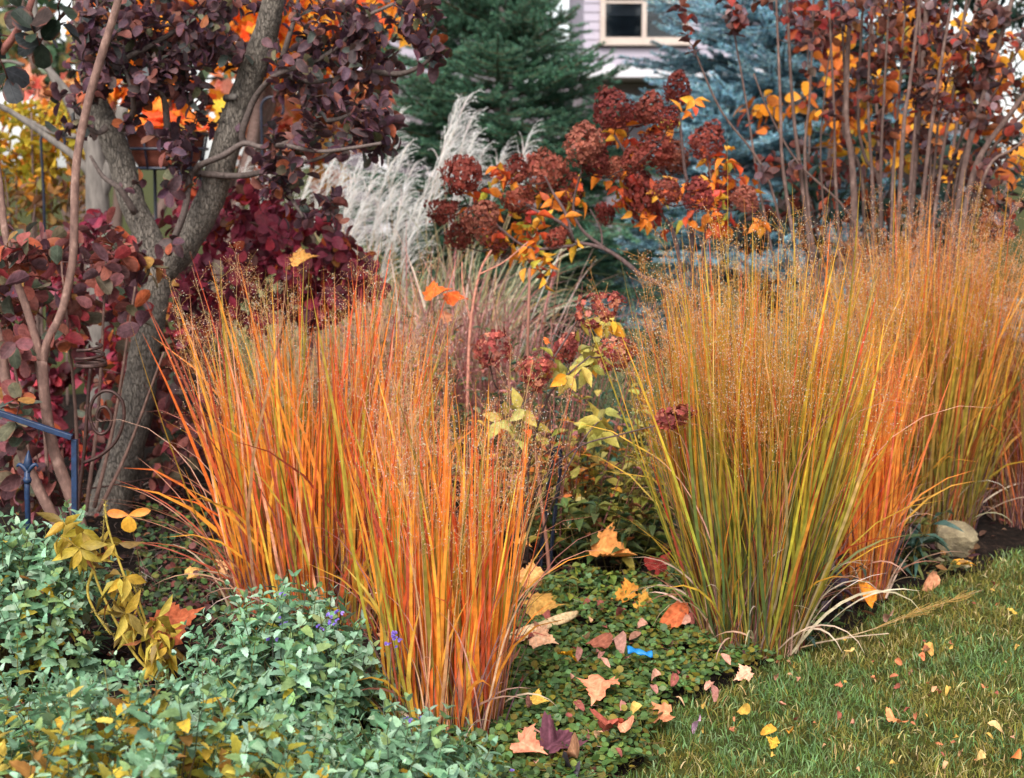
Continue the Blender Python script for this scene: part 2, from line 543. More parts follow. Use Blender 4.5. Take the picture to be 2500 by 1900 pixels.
# ------------------------------------------------------------------ blades of every kind
def arc(base, az, lean, L, curl, S, power=2.0):
    """(N, S+1, 3) points and tangents of blades that lean and curl over"""
    N = len(base)
    t = np.linspace(0, 1, S + 1)
    ang = lean[:, None] + curl[:, None] * t[None] ** power
    h = np.stack([np.cos(az), np.sin(az), np.zeros(N)], 1)
    tg = h[:, None] * np.sin(ang)[..., None] + np.array([0, 0, 1.0]) * np.cos(ang)[..., None]
    step = (tg[:, :-1] + tg[:, 1:]) * 0.5 * (L / S)[:, None, None]
    pts = base[:, None] + np.concatenate([np.zeros((N, 1, 3)), np.cumsum(step, 1)], 1)
    return pts, tg


def ribbons(g, pts, tg, az, psi, w, col, grad=None, profile=None, twist=0.0):
    N, S1 = pts.shape[:2]
    t = np.linspace(0, 1, S1)
    side = np.stack([-np.sin(az), np.cos(az), np.zeros(N)], 1)
    nn = np.cross(tg, side[:, None])
    ps = psi[:, None] + np.asarray(twist).reshape(-1, 1) * t[None]
    wv = side[:, None] * np.cos(ps)[..., None] + nn * np.sin(ps)[..., None]
    pr = profile if profile is not None else np.where(t < 0.35, 0.6 + 0.4 * t / 0.35, np.maximum(1 - ((t - 0.35) / 0.65) ** 2.2, 0.03))
    hw = (w[:, None] * pr[None] * 0.5)[..., None]
    V = np.stack([pts - wv * hw, pts + wv * hw], 2)            # N, S1, 2, 3
    b = (np.arange(N) * S1 * 2)[:, None]
    i = np.arange(S1 - 1)[None] * 2
    q = np.stack([b + i, b + i + 1, b + i + 3, b + i + 2], -1).reshape(-1, 4)
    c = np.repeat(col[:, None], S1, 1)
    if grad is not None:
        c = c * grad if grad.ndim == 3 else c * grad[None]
    g.add(V.reshape(-1, 3), None, q, np.repeat(c if grad is not None and len(col) == 1 else np.clip(c, 0, 0.9), 2, 1).reshape(-1, 3))


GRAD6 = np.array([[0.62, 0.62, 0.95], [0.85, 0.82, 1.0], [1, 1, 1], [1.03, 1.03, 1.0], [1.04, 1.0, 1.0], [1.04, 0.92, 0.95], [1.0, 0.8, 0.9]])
CURLS = np.linspace(-0.5, 0.7, 13)


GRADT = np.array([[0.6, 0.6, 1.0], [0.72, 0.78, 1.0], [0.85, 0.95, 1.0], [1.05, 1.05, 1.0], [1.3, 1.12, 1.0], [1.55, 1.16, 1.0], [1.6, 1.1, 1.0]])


def blade_pool(grad, S=6):
    """blades of unit length to be shared, a few of each bend: base at the origin, bending towards +x, flat across y"""
    out = []
    for c in CURLS:
        row = []
        for k in range(4):
            p, tg = arc(np.zeros((1, 3)), np.zeros(1), np.zeros(1), np.ones(1), np.array([c]), S, 1.4)
            t = np.linspace(0, 1, S + 1)
            p[0, :, 1] += R.normal(0, 0.025) * np.sin(t * R.uniform(2, 5)) + R.normal(0, 0.03) * t ** 2
            g = Geo()
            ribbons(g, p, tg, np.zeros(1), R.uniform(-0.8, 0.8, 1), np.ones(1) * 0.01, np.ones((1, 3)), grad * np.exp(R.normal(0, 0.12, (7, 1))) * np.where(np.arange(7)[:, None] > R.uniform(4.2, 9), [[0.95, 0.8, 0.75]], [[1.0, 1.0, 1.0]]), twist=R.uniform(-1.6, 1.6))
            row.append(g.mesh('blade', M_BLADE))
        out.append(row)
    return out


POOLS = [blade_pool(GRAD6), blade_pool(GRADT)]


def spikelets(g, pos, d, L, w, col):
    """little three-sided seeds"""
    n = len(pos)
    a = nrm(np.cross(d, ball(n)))
    b = np.cross(d, a)
    th = np.array([0, 2.094, 4.189])
    ring = pos[:, None] + d[:, None] * (L * 0.4)[:, None, None] + (np.cos(th)[None, :, None] * a[:, None] + np.sin(th)[None, :, None] * b[:, None]) * w[:, None, None]
    V = np.concatenate([pos[:, None], ring, (pos + d * L[:, None])[:, None]], 1)
    f = np.array([[0, 2, 1], [0, 3, 2], [0, 1, 3], [4, 1, 2], [4, 2, 3], [4, 3, 1]])
    g.add(V.reshape(-1, 3), (f[None] + (np.arange(n) * 5)[:, None, None]).reshape(-1, 3), None, np.repeat(col, 5, 0))


def panicles(root, base, az, lean, L, curl, reach, stem_col, seed_col, branches=18, per=6, frac=0.36):
    S = 10
    pts, tg = arc(base, az, lean, L, curl, S)
    n = len(base)
    gs = Geo()
    tubes(gs, pts, np.linspace(0.0017, 0.0004, S + 1)[None], stem_col)
    gs.obj('flower_stalks', M_SEED, root, 'stuff')
    J, M = branches, per
    s = 1 - frac * R.random((n, J)) ** 0.9
    k = np.clip((s * S).astype(int), 0, S - 1)
    fr = (s * S - k)[..., None]
    ii = np.arange(n)[:, None]
    p0 = pts[ii, k] * (1 - fr) + pts[ii, k + 1] * fr
    t0 = tg[ii, k]
    rd = nrm(np.cross(t0, ball(n * J).reshape(n, J, 3)))
    up = R.uniform(0.35, 0.85, (n, J, 1))
    d = nrm(t0 * up + rd * (1 - up) * 1.1)
    ln = (reach * (0.35 + 0.9 * (1 - s) / frac) * R.uniform(0.6, 1.2, (n, J)))[..., None]
    p1 = p0 + d * ln * 0.55
    p2 = p1 + nrm(d + rd * 0.25 + ball(n * J).reshape(n, J, 3) * 0.2) * ln * 0.5
    C = np.stack([p0, p1, p2], 2).reshape(-1, 3, 3)
    g = Geo()
    cc = np.repeat(stem_col, J, 0)
    tubes(g, C, np.array([[0.0004, 0.0003, 0.0002]]), cc)
    u = R.uniform(0.25, 1.0, (len(C), M))[..., None]
    u[:, 0] = 1
    q = np.where(u < 0.52, C[:, None, 0] * (1 - u / 0.52) + C[:, None, 1] * (u / 0.52), C[:, None, 1] * (1 - (u - 0.52) / 0.48) + C[:, None, 2] * (u - 0.52) / 0.48)
    dd = nrm(C[:, None, 2] - C[:, None, 0] + ball(len(C) * M).reshape(-1, M, 3) * 0.12 * 4)
    dd = nrm(dd)
    off = R.uniform(0.004, 0.02, (len(C), M, 1))
    e = (q + dd * off).reshape(-1, 3)
    q, dd = q.reshape(-1, 3), dd.reshape(-1, 3)
    tubes(g, np.stack([q, e], 1), 0.0002, np.repeat(cc, M, 0))
    m = len(e)
    spikelets(g, e, dd, R.uniform(0.004, 0.0078, m), R.uniform(0.0009, 0.0017, m), pal(m, seed_col, 0.16))
    g.obj('seed_heads', M_SEED, root, 'stuff')


SEEDS = [((255, 214, 184), 5), ((250, 178, 136), 4), ((236, 144, 106), 2), ((255, 240, 226), 3)]


def grass_clump(label, base, rx, ry, n, h, palette, lean_max, n_pan, pan_h, reach, n_parts=300, w=(0.005, 0.011), dry=30, drift=0.0, seeds=SEEDS, stem=((255, 184, 136), (246, 190, 124)), branches=18, per=6, group='clumps of switch grass in the bed', arch=0.05, vase=0.5, dome=0.08, golden=0):
    root = thing('ornamental_grass', label, 'ornamental grass', (base[0], base[1], 0.02), group)
    def spots(k, f=1.0):
        r = np.sqrt(R.random(k)) * f
        a = R.random(k) * 2 * np.pi
        o = np.stack([r * np.cos(a) * rx, r * np.sin(a) * ry, np.full(k, 0.0)], 1)
        az = a + R.normal(0, 0.9, k)
        return np.array([base[0], base[1], 0.02]) + o, az, r
    b, az, r = spots(n)
    L = h * np.where(R.random(n) < 0.3, R.uniform(0.45, 0.85, n), R.normal(0.98, 0.12, n)).clip(0.4, 1.25) * (1 - dome * r ** 2)

    def bend(az, r, k):
        lean = lean_max * (r ** 0.8) * R.uniform(0.3, 1.2, k) + np.abs(R.normal(0, 0.055, k))
        curl = -vase * lean * R.uniform(0.4, 1.0, k) + R.normal(0.03, 0.15, k)
        az = np.arctan2(np.sin(az) * np.sin(lean), np.cos(az) * np.sin(lean) + drift)
        return az, lean, curl
    L = L * np.where(R.random(n) < 0.1, R.uniform(1.05, 1.2, n), 1.0)
    az, lean, curl = bend(az, r, n)
    over = R.random(n) < arch + 0.06
    curl = np.where(over, R.uniform(0.5, 1.6, n), curl)
    L = np.where(over, L * R.uniform(0.5, 0.95, n), L)
    W = R.uniform(w[0], w[1], n)
    col = pal(n, palette, 0.14)
    if golden:
        col = np.minimum(col, [0.52, 0.5, 0.5])
    ok = np.where(np.abs(curl) < 0.72)[0]
    top = ok[np.argsort(b[ok, 1] + R.random(len(ok)) * 0.08)[:n_parts]]
    for i in top:
        ws = W[i] / 0.01
        M = Matrix.Translation(b[i]) @ Matrix.Rotation(az[i], 4, 'Z') @ Matrix.Rotation(lean[i], 4, 'Y') @ Matrix.Diagonal((L[i], ws, L[i], 1))
        piece('blade', POOLS[golden][int(np.argmin(np.abs(CURLS - curl[i])))][R.integers(4)], root, M, col[i])
    rest = np.setdiff1d(np.arange(n), top)
    g = Geo()
    k = len(rest)
    pts, tg = arc(b[rest], az[rest], lean[rest], L[rest], curl[rest], 6, 1.4)
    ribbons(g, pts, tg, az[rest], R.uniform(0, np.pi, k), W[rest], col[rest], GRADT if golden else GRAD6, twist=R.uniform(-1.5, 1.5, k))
    if dry:                                          # dead blades that arch over near the base
        bd, ad, rd_ = spots(dry, 1.05)
        Ld = R.uniform(0.25, 0.6, dry) * h * 0.75
        pts, tg = arc(bd, ad, R.uniform(0.25, 0.8, dry), Ld, R.uniform(0.8, 2.2, dry), 9)
        pts[..., 2] = np.maximum(pts[..., 2], 0.025)
        t = np.linspace(0, 1, 10)
        ribbons(g, pts, tg, ad, R.uniform(-0.6, 0.6, dry), R.uniform(0.005, 0.010, dry), pal(dry, [((232, 206, 180), 3), ((206, 166, 146), 2), ((170, 120, 100), 1)]), None, np.maximum(1 - t ** 3, 0.04), twist=R.uniform(-2, 2, dry))
        m3 = dry + 20                                 # pale dead strands that cross the clump higher up
        bd, ad, rd_ = spots(m3, 1.0)
        pts, tg = arc(bd, ad + R.normal(0, 1.0, m3), R.uniform(0.05, 0.3, m3), R.uniform(0.45, 0.95, m3) * h, R.uniform(0.4, 1.9, m3), 10, 3.0)
        ribbons(g, pts, tg, ad, R.uniform(-1, 1, m3), R.uniform(0.003, 0.006, m3), pal(m3, [((226, 176, 150), 2), ((190, 120, 104), 2), ((150, 84, 76), 1)]), None, np.maximum(1 - np.linspace(0, 1, 11) ** 3, 0.04), twist=R.uniform(-2, 2, m3))
        m2 = dry * 9                                  # thin stubble
        bd, ad, rd_ = spots(m2, 1.0)
        pts, tg = arc(bd, ad, R.uniform(0.0, 0.35, m2), R.uniform(0.15, 0.55, m2) * h, R.uniform(0, 0.6, m2), 5)
        ribbons(g, pts, tg, ad, R.uniform(0, 3, m2), R.uniform(0.002, 0.004, m2), pal(m2, [((142, 106, 104), 3), ((112, 80, 90), 2), ((186, 150, 130), 1.2)]), None)
    g.obj('inner_blades', M_BLADE, root, 'stuff')
    if n_pan:
        b, az, r = spots(n_pan, 0.9)
        az, lean, curl = bend(az, r, n_pan)
        panicles(root, b, az, lean, pan_h * R.normal(0.97, 0.12, n_pan).clip(0.6, 1.12) * (1 - dome * r ** 2), curl + R.uniform(0, 0.15, n_pan), reach, pal(n_pan, [(stem[0], 1), (stem[1], 1)]), seeds, branches, per)
    return root


ORANGE = [((255, 156, 62), 5), ((252, 128, 58), 1.9), ((255, 190, 78), 2.4), ((220, 104, 62), 1.9), ((182, 164, 66), 1.8), ((240, 170, 130), 1), ((176, 84, 64), 1.3), ((140, 132, 60), 1)]
OLIVE = [((150, 142, 58), 4), ((190, 166, 66), 2.6), ((248, 172, 66), 2.2), ((240, 132, 54), 1.6), ((112, 122, 68), 2.4), ((176, 84, 58), 1), ((216, 168, 110), 0.7)]
FIRE = [((255, 154, 70), 4), ((255, 136, 76), 3), ((248, 172, 80), 2), ((230, 120, 84), 1.5)]
MIXED = [((226, 156, 66), 2), ((160, 138, 56), 3), ((176, 96, 54), 1.6), ((130, 118, 54), 3), ((206, 150, 76), 2)]
RUST = [((186, 108, 62), 3), ((150, 124, 64), 2), ((206, 120, 62), 2), ((148, 78, 58), 2)]

cA = G(790, 1540)
grass_clump('tall orange switch grass with airy seed heads behind the blue flowered catmint', cA, 0.29, 0.2, 600, 1.08, ORANGE, 0.22, 84, 1.18, 0.15, w=(0.006, 0.015), branches=12, per=7, vase=0.35, dry=60, drift=-0.015)
root = [o for o in COLL.objects if o.name == 'ornamental_grass'][0]
n = 26                                               # long dry blades that arch out of its left side
b = np.array([cA[0] - 0.16, cA[1] - 0.02, 0.03]) + R.normal(0, 0.07, (n, 3)) * [1, 1, 0]
az = np.pi + R.normal(0, 0.45, n)
pts, tg = arc(b, az, R.uniform(0.25, 0.75, n), R.uniform(0.45, 0.85, n), R.uniform(0.5, 1.5, n), 12, 1.5)
g = Geo()
ribbons(g, pts, tg, az, R.uniform(-0.7, 0.7, n), R.uniform(0.003, 0.007, n), pal(n, [((214, 150, 120), 3), ((190, 90, 66), 2), ((226, 186, 150), 2), ((150, 76, 66), 1)]), None, np.maximum(1 - np.linspace(0, 1, 13) ** 2.5, 0.05), twist=R.uniform(-2, 2, n))
g.obj('arching_blades', M_BLADE, root, 'stuff')
cB = G(1092, 1815)
grass_clump('slender orange switch grass nearest the lawn corner beside the creeping green ground cover', cB, 0.155, 0.14, 360, 0.9, ORANGE, 0.12, 50, 1.0, 0.12, w=(0.006, 0.014), dry=22, branches=12, per=7, vase=0.3, drift=0.0, arch=0.03)
cD = G(1835, 1585)
grass_clump('broad olive and gold switch grass with a dense haze of seeds beside the lawn', cD, 0.17, 0.16, 960, 1.26, OLIVE, 0.29, 150, 1.34, 0.14, w=(0.004, 0.0105), dry=60, vase=0.75, golden=1, drift=-0.05, arch=0.02, dome=0.2, seeds=[((255, 222, 188), 5), ((255, 186, 124), 3), ((250, 150, 84), 3), ((255, 240, 222), 3)], stem=((255, 168, 84), (252, 176, 92)), per=8)
cE = G(2095, 1465)
grass_clump('small fiery orange switch grass between two taller clumps', cE, 0.11, 0.09, 300, 0.9, FIRE, 0.12, 36, 0.98, 0.09, dry=14, n_parts=240, w=(0.006, 0.013), seeds=[((255, 190, 140), 4), ((250, 150, 96), 3)], vase=0.2, drift=0.02, arch=0.02, stem=((250, 150, 90), (250, 130, 80)))
cF = G(2240, 1305)
grass_clump('tall gold and rust switch grass behind the small fiery one', cF, 0.24, 0.2, 680, 1.28, MIXED, 0.25, 140, 1.36, 0.15, w=(0.005, 0.011), dry=34, vase=0.5, golden=1, dome=0.15, arch=0.03, seeds=[((255, 220, 190), 5), ((255, 180, 126), 3), ((248, 146, 90), 3), ((255, 240, 224), 2.5)], stem=((255, 160, 84), (246, 166, 96)), per=8)
cG = G(2560, 1290)
grass_clump('rust brown switch grass at the end of the row behind the pale rock', cG, 0.25, 0.2, 480, 0.98, RUST, 0.28, 90, 1.12, 0.15, w=(0.004, 0.009), dry=60, vase=0.5, arch=0.03, seeds=[((250, 196, 150), 4), ((226, 156, 116), 3)])

# ------------------------------------------------------------------ turf, ground cover and litter
def turf():
    n = 90000
    y = R.uniform(2.9, 8.6, n * 3)
    y = 2.9 + (y - 2.9) ** 1.0
    x = R.uniform(-0.1, 3.4, n * 3)
    keep = (x > edge_x(y) - 0.03 + R.normal(0, 0.04, n * 3)) & (x < 0.42 * y + 0.15) & (R.random(n * 3) < np.clip((4.3 / y) ** 2, 0.12, 1))
    x, y = x[keep][:n], y[keep][:n]
    n = len(x)
    b = np.stack([x, y, np.full(n, 0.0)], 1)
    patch = np.sin(x * 7.3 + 1.3 * np.sin(y * 5.1)) * np.sin(y * 6.1 + x * 2.2) + 0.8 * np.sin(x * 41 + 2 * np.sin(y * 23)) * np.sin(y * 37 + x * 9) + R.normal(0, 0.45, n)
    colA = pal(n, [((104, 132, 74), 3), ((126, 156, 104), 2), ((98, 118, 56), 2.5)], 0.22)
    colB = pal(n, [((126, 122, 54), 3), ((146, 136, 70), 2), ((204, 184, 130), 1.0), ((106, 102, 46), 2.5)], 0.22)
    col = np.where((patch > 0.0)[:, None], colA, colB)
    az = R.random(n) * 2 * np.pi
    pts, tg = arc(b, az, np.abs(R.normal(0, 0.6, n)), R.uniform(0.016, 0.044, n) * (1 + 0.45 * np.clip(np.sin(x * 17 + 1) * np.sin(y * 15 + x * 5), -0.5, 1)), R.uniform(0.1, 1.6, n), 3)
    g = Geo()
    ribbons(g, pts, tg, az, R.uniform(-0.9, 0.9, n), R.uniform(0.0018, 0.0042, n), col, None, np.array([0.9, 1, 0.75, 0.1]))
    o = g.obj('grass', M_TURF)
    o['kind'] = 'stuff'
    o['label'] = 'short green and straw coloured turf of the lawn'


turf()


def ground_cover():
    n = 15000
    px, py = R.uniform(1040, 2000, n * 3), R.uniform(1440, 1990, n * 3)
    pts = np.array([G(a, b) for a, b in zip(px, py)])
    x, y = pts[:, 0], pts[:, 1]
    inside = (x < edge_x(y) + R.normal(0, 0.03, n * 3)) & (y < 5.4) & (R.random(n * 3) < 1.05 - 0.5 * np.clip(px / 600 - 2.9, 0, 1))
    pts = pts[inside][:n]
    n = len(pts)
    lump = 0.02 * (np.sin(pts[:, 0] * 19) * np.sin(pts[:, 1] * 17 + 1) + 1) + 0.015 * (np.sin(pts[:, 0] * 41 + 2) + 1)
    pts[:, 2] = 0.03 + R.random(n) ** 0.6 * (0.02 + lump)
    D = ball(n) * [1, 1, 0.45]
    Nn = nrm(np.array([0, -0.15, 1.0]) + R.normal(0, 0.42, (n, 3)))
    D, Nn = ortho(D, Nn)
    L = R.uniform(0.013, 0.026, n)
    col = pal(n, [((90, 118, 60), 4), ((74, 100, 58), 3), ((112, 124, 56), 2), ((124, 112, 44), 2.2), ((106, 138, 88), 1.5)], 0.2)
    g = Geo()
    leaf_join(g, T_ROUND, pts, D, Nn, L, L * R.uniform(0.85, 1.0, n), R.uniform(-0.1, 0.25, n), R.uniform(0, 0.25, n), col)
    m = 1500
    k = R.integers(0, n, m)
    a = pts[k]
    b = a + ball(m) * [0.05, 0.05, 0.008]
    tubes(g, np.stack([a, b], 1), 0.0008, pal(m, [((120, 90, 60), 1), ((110, 120, 60), 1)]))
    o = g.obj('ground_cover', M_LEAF)
    o['kind'] = 'stuff'
    o['label'] = 'creeping round leaved green ground cover between the grasses and the lawn'


ground_cover()


def weeds_patch():
    n = 1500
    pts = np.array([G(a, b, 0.05) for a, b in zip(R.uniform(330, 660, n), R.uniform(1240, 1520, n))])
    pts[:, 2] = R.uniform(0.03, 0.1, n)
    D, Nn = ortho(ball(n) * [1, 1, 0.5], nrm(np.array([0, -0.2, 1.0]) + R.normal(0, 0.5, (n, 3))))
    L = R.uniform(0.015, 0.032, n)
    g = Geo()
    leaf_join(g, T_ROUND, pts, D, Nn, L, L * 0.9, R.uniform(-0.1, 0.3, n), R.uniform(0, 0.4, n), pal(n, [((86, 112, 66), 3), ((110, 120, 60), 2), ((120, 66, 60), 1.5), ((92, 60, 60), 1.5), ((64, 88, 60), 2)], 0.2))
    m = 260
    a = np.array([G(x, y, 0.03) for x, y in zip(R.uniform(300, 640, m), R.uniform(1200, 1520, m))])
    d = ball(m) * [1, 1, 0.5] * R.uniform(0.05, 0.28, (m, 1)); d[:, 2] = np.abs(d[:, 2])
    tubes(g, np.stack([a, a + d * 0.5 + R.normal(0, 0.01, (m, 3)), a + d], 1), R.uniform(0.0007, 0.002, (m, 1)), pal(m, [((130, 100, 90), 2), ((170, 150, 140), 1), ((90, 66, 64), 2)]))
    o = g.obj('ground_cover', M_LEAF)
    o['kind'] = 'stuff'
    o['label'] = 'small weeds and fallen twigs at the foot of the forked trunk'


weeds_patch()


def litter():
    n = 2600
    y = R.uniform(3.0, 7.5, n)
    x = R.uniform(-0.48, 0.4, n) * y
    k = x < edge_x(y) - 0.02
    x, y = x[k], y[k]
    n = len(x)
    pos = np.stack([x, y, 0.04 + R.random(n) * 0.03], 1)
    D = ball(n) * [1, 1, 0.3]
    D, Nn = ortho(D, nrm(np.array([0, 0, 1.0]) + R.normal(0, 0.5, (n, 3))))
    L = R.uniform(0.015, 0.055, n)
    g = Geo()
    leaf_join(g, T_OVAL, pos, D, Nn, L, L * R.uniform(0.3, 0.8, n), R.uniform(-0.3, 0.6, n), R.uniform(0, 0.8, n), pal(n, [((96, 66, 54), 3), ((70, 50, 48), 3), ((150, 100, 76), 1.2), ((176, 120, 70), 0.6), ((120, 56, 50), 1)], 0.25))
    m = 1500
    a = np.stack([R.uniform(-0.46, 0.2, m) * 4.5, R.uniform(3.0, 6.6, m), 0.04 + R.random(m) * 0.04], 1)
    a = a[a[:, 0] < edge_x(a[:, 1]) - 0.05]
    m = len(a)
    d = ball(m) * [1, 1, 0.25]
    ln = R.uniform(0.03, 0.16, (m, 1))
    tubes(g, np.stack([a, a + d * ln * 0.5 + R.normal(0, 0.006, (m, 3)), a + d * ln], 1), R.uniform(0.0006, 0.0018, (m, 1)), pal(m, [((110, 84, 74), 2), ((150, 130, 118), 1), ((76, 60, 56), 2)]))
    o = g.obj('leaf_litter', M_DRY)
    o['kind'] = 'stuff'
    o['label'] = 'dark brown leaf and twig litter on the bed'


litter()


# ------------------------------------------------------------------ woody plants
def sprigs(tips, dirs, k=(5, 8), L=(0.05, 0.075), spread=(0.7, 1.35), ratio=(0.55, 0.75), down=0.1, along=0.07, up=0.35):
    """leaves round each twig tip and a little below it"""
    pos, D, N, Ls, Ws = [], [], [], [], []
    for p, d in zip(tips, dirs):
        m = R.integers(k[0], k[1] + 1)
        a0 = R.random() * 6.28
        e1 = np.cross(d, [0.3, 0.5, 0.8]); e1 /= np.linalg.norm(e1)
        e2 = np.cross(d, e1)
        for i in range(m):
            a = a0 + i * 2.4
            r = e1 * math.cos(a) + e2 * math.sin(a)
            s = R.uniform(*spread)
            dd = d * math.cos(s) + r * math.sin(s) + np.array([0, 0, -down])
            n = d * math.sin(s) - r * math.cos(s) + np.array([0, 0, up]) + R.normal(0, 0.25, 3)
            l = R.uniform(*L)
            pos.append(p - d * along * (i / m) * R.uniform(0.6, 1.2)); D.append(dd); N.append(n)
            Ls.append(l); Ws.append(l * R.uniform(*ratio))
    return np.array(pos), np.array(D), np.array(N), np.array(Ls), np.array(Ws)


def blobs(spec):
    """points in ellipses given in photo pixels: (cx, cy, rx, ry, near, far, how many)"""
    out = []
    for cx, cy, rx, ry, y0, y1, n in spec:
        r, a = np.sqrt(R.random(n)), R.random(n) * 6.283
        for q in range(n):
            out.append(P(cx + rx * r[q] * math.cos(a[q]), cy + ry * r[q] * math.sin(a[q]), R.uniform(y0, y1)))
    return np.array(out)


def grow(skel, tips, sag=0.15, most=0.5):
    """twigs from each tip to the nearest point of what has grown so far; nearest tips first"""
    S = np.array(skel)
    todo = list(range(len(tips)))
    dist = np.array([np.min(np.linalg.norm(S - t, axis=1)) for t in tips])
    lines, dirs = [], np.zeros((len(tips), 3))
    for i in np.argsort(dist):
        t = tips[i]
        dv = S - t
        d = np.linalg.norm(dv, axis=1) + np.maximum(dv[:, 2], 0) * 0.6
        j = int(np.argmin(d))
        a = S[j]
        v = t - a
        ln = np.linalg.norm(v) + 1e-6
        m1 = a + v * 0.35 + R.normal(0, 0.05 * ln, 3) + np.array([0, 0, -sag * ln * 0.4])
        m2 = a + v * 0.72 + R.normal(0, 0.04 * ln, 3) + np.array([0, 0, -sag * ln * 0.3])
        ln_pts = catmull([a, m1, m2, t], 3)
        lines.append((ln_pts, ln))
        dd = ln_pts[-1] - ln_pts[-3]
        dirs[i] = nrm(dd)
        S = np.vstack([S, ln_pts[2:-1]])
    return lines, dirs


def twigs_obj(root, lines, r0, r1, col, mat=None, name='twigs', sides=4):
    g = Geo()
    for p, ln in lines:
        k = min(1.0, 0.45 + ln)
        tube(g, p, np.linspace(r0 * k, r1, len(p)), sides, lin(col) * R.uniform(0.8, 1.2))
    return g.obj(name, mat or M_TWIG, root, 'stuff')


# the old smoke tree on the left, its trunk and two limbs
Yt = 6.15
base = P(250, 1262, Yt)
base[2] = 0.0
root = thing('smoke_tree', 'old forked grey trunked tree with small purple leaves over the garden bed', 'tree', base)
trunk = [P(245, 1330, Yt), P(258, 1262, Yt), P(285, 1170, Yt), P(332, 1000, Yt), P(352, 865, Yt), P(378, 720, Yt), P(392, 640, Yt)]
trunk[0][2] = -0.03
limbL = [P(394, 655, Yt), P(362, 580, Yt), P(325, 500, Yt), P(300, 410, Yt), P(262, 310, Yt), P(228, 228, Yt + 0.05), P(206, 102, Yt + 0.1), P(196, 0, Yt + 0.1), P(180, -190, Yt + 0.2)]
limbR = [P(396, 665, Yt), P(450, 600, Yt - 0.02), P(512, 488, Yt - 0.05), P(560, 330, Yt - 0.1), P(585, 255, Yt - 0.1), P(640, 110, Yt - 0.15), P(668, 0, Yt - 0.2), P(700, -190, Yt - 0.2)]
px2m = Yt / FPX
g = Geo(); tube(g, catmull(trunk, 7), np.array([68, 58, 50, 42, 37, 36, 38]) * px2m, 16, lump=0.035); g.obj('trunk', M_BARK, root)
g = Geo(); tube(g, catmull(limbL, 6), np.array([34, 33, 31, 32, 30, 25, 23, 20, 14]) * px2m, 14, lump=0.03); g.obj('limb', M_BARK, root)
g = Geo(); tube(g, catmull(limbR, 6), np.array([32, 36, 34, 33, 31, 30, 26, 20]) * px2m, 14, lump=0.03); g.obj('limb', M_BARK, root)
g = Geo(); tube(g, [P(552, 240, Yt - 0.1), P(560, 238, Yt - 0.16), P(575, 236, Yt - 0.2)], np.array([9, 8, 7]) * px2m, 7, (1, 1, 1), 0.05); g.obj('branch_stub', M_PALE, root)
BR = [
    [(410, 620), (450, 520), (470, 420), (545, 380), (595, 350), (640, 360), (690, 355), (780, 370), (870, 360), (930, 350)],
    [(595, 348), (592, 320), (625, 235), (680, 180), (760, 155), (830, 110), (880, 50), (960, 10)],
    [(470, 422), (570, 430), (640, 420), (700, 400), (770, 390), (840, 355)],
    [(700, 400), (715, 440), (705, 470), (740, 530)],
    [(680, 178), (700, 110), (720, 40), (735, -40)],
    [(830, 190), (905, 178), (980, 180), (1030, 160), (1060, 130)],
    [(680, 180), (760, 200), (830, 190)],
    [(300, 315), (325, 270), (320, 215), (300, 160)],
    [(262, 310), (240, 325), (215, 310)],
    [(230, 220), (300, 150), (370, 110), (450, 60), (500, 0)],
    [(610, 180), (560, 110), (530, 40), (520, -30)],
    [(410, 330), (400, 240), (365, 215), (320, 215)],
    [(690, 355), (730, 340), (780, 300), (830, 290), (870, 270)],
    [(330, 520), (290, 460), (250, 430), (220, 380)],
]
skel = [p for l in (limbL, limbR) for p in catmull(l, 5)]
twl = []
for bpx in BR:
    y0 = Yt - 0.12
    pts = [P(a, b, y0 - 0.05 * i + R.normal(0, 0.02)) for i, (a, b) in enumerate(bpx)]
    c = catmull(pts, 4)
    g = Geo(); tube(g, c, np.linspace(9, 3.5, len(c)) * px2m, 7, lin((98, 86, 82)) / 0.5, 0.04)
    g.obj('branch', M_TWIG, root)
    skel += list(c)
tips = blobs([(620, 70, 360, 110, 5.7, 6.4, 125), (340, 90, 190, 140, 5.7, 6.4, 90), (800, 170, 160, 100, 5.7, 6.2, 46), (850, 290, 130, 80, 5.7, 6.2, 26), (420, 270, 130, 120, 5.7, 6.3, 26),
              (460, 400, 130, 80, 5.7, 6.1, 22), (660, 300, 130, 100, 5.7, 6.2, 26), (640, 430, 120, 60, 5.7, 6.1, 13), (980, 40, 100, 60, 5.7, 6.1, 14), (220, 250, 90, 130, 5.7, 6.3, 18), (930, 330, 60, 50, 5.8, 6.1, 8),
              (790, 500, 60, 50, 5.8, 6.0, 6), (420, 560, 90, 50, 5.7, 6.0, 6), (520, -110, 420, 90, 5.6, 6.6, 34), (1060, 130, 50, 40, 5.8, 6.0, 5)])
seen = np.array([np.array(to_px(q)[:2]) for q in list(catmull(limbR[:7], 6)) + list(catmull(limbL[:5], 6)) + list(catmull(trunk[3:], 6))])
tx, ty, td = to_px(tips)
near = np.min(np.hypot(tx[:, None] - seen[None, :, 0], ty[:, None] - seen[None, :, 1]), 1)
tips = tips[~((near < 85) & (tips[:, 1] < Yt + 0.1)) | (R.random(len(tips)) < 0.15)]
lines, dirs = grow(skel, tips)
twigs_obj(root, lines, 0.006, 0.002, (112, 88, 84))
pos, D, N, Ls, Ws = sprigs(tips, dirs, (6, 10), (0.043, 0.070), along=0.14)
SMK = [((80, 56, 66), 5), ((102, 74, 82), 3), ((78, 64, 64), 2), ((76, 80, 76), 1.3), ((118, 72, 64), 1.4), ((92, 88, 66), 0.7), ((150, 84, 52), 0.5)]
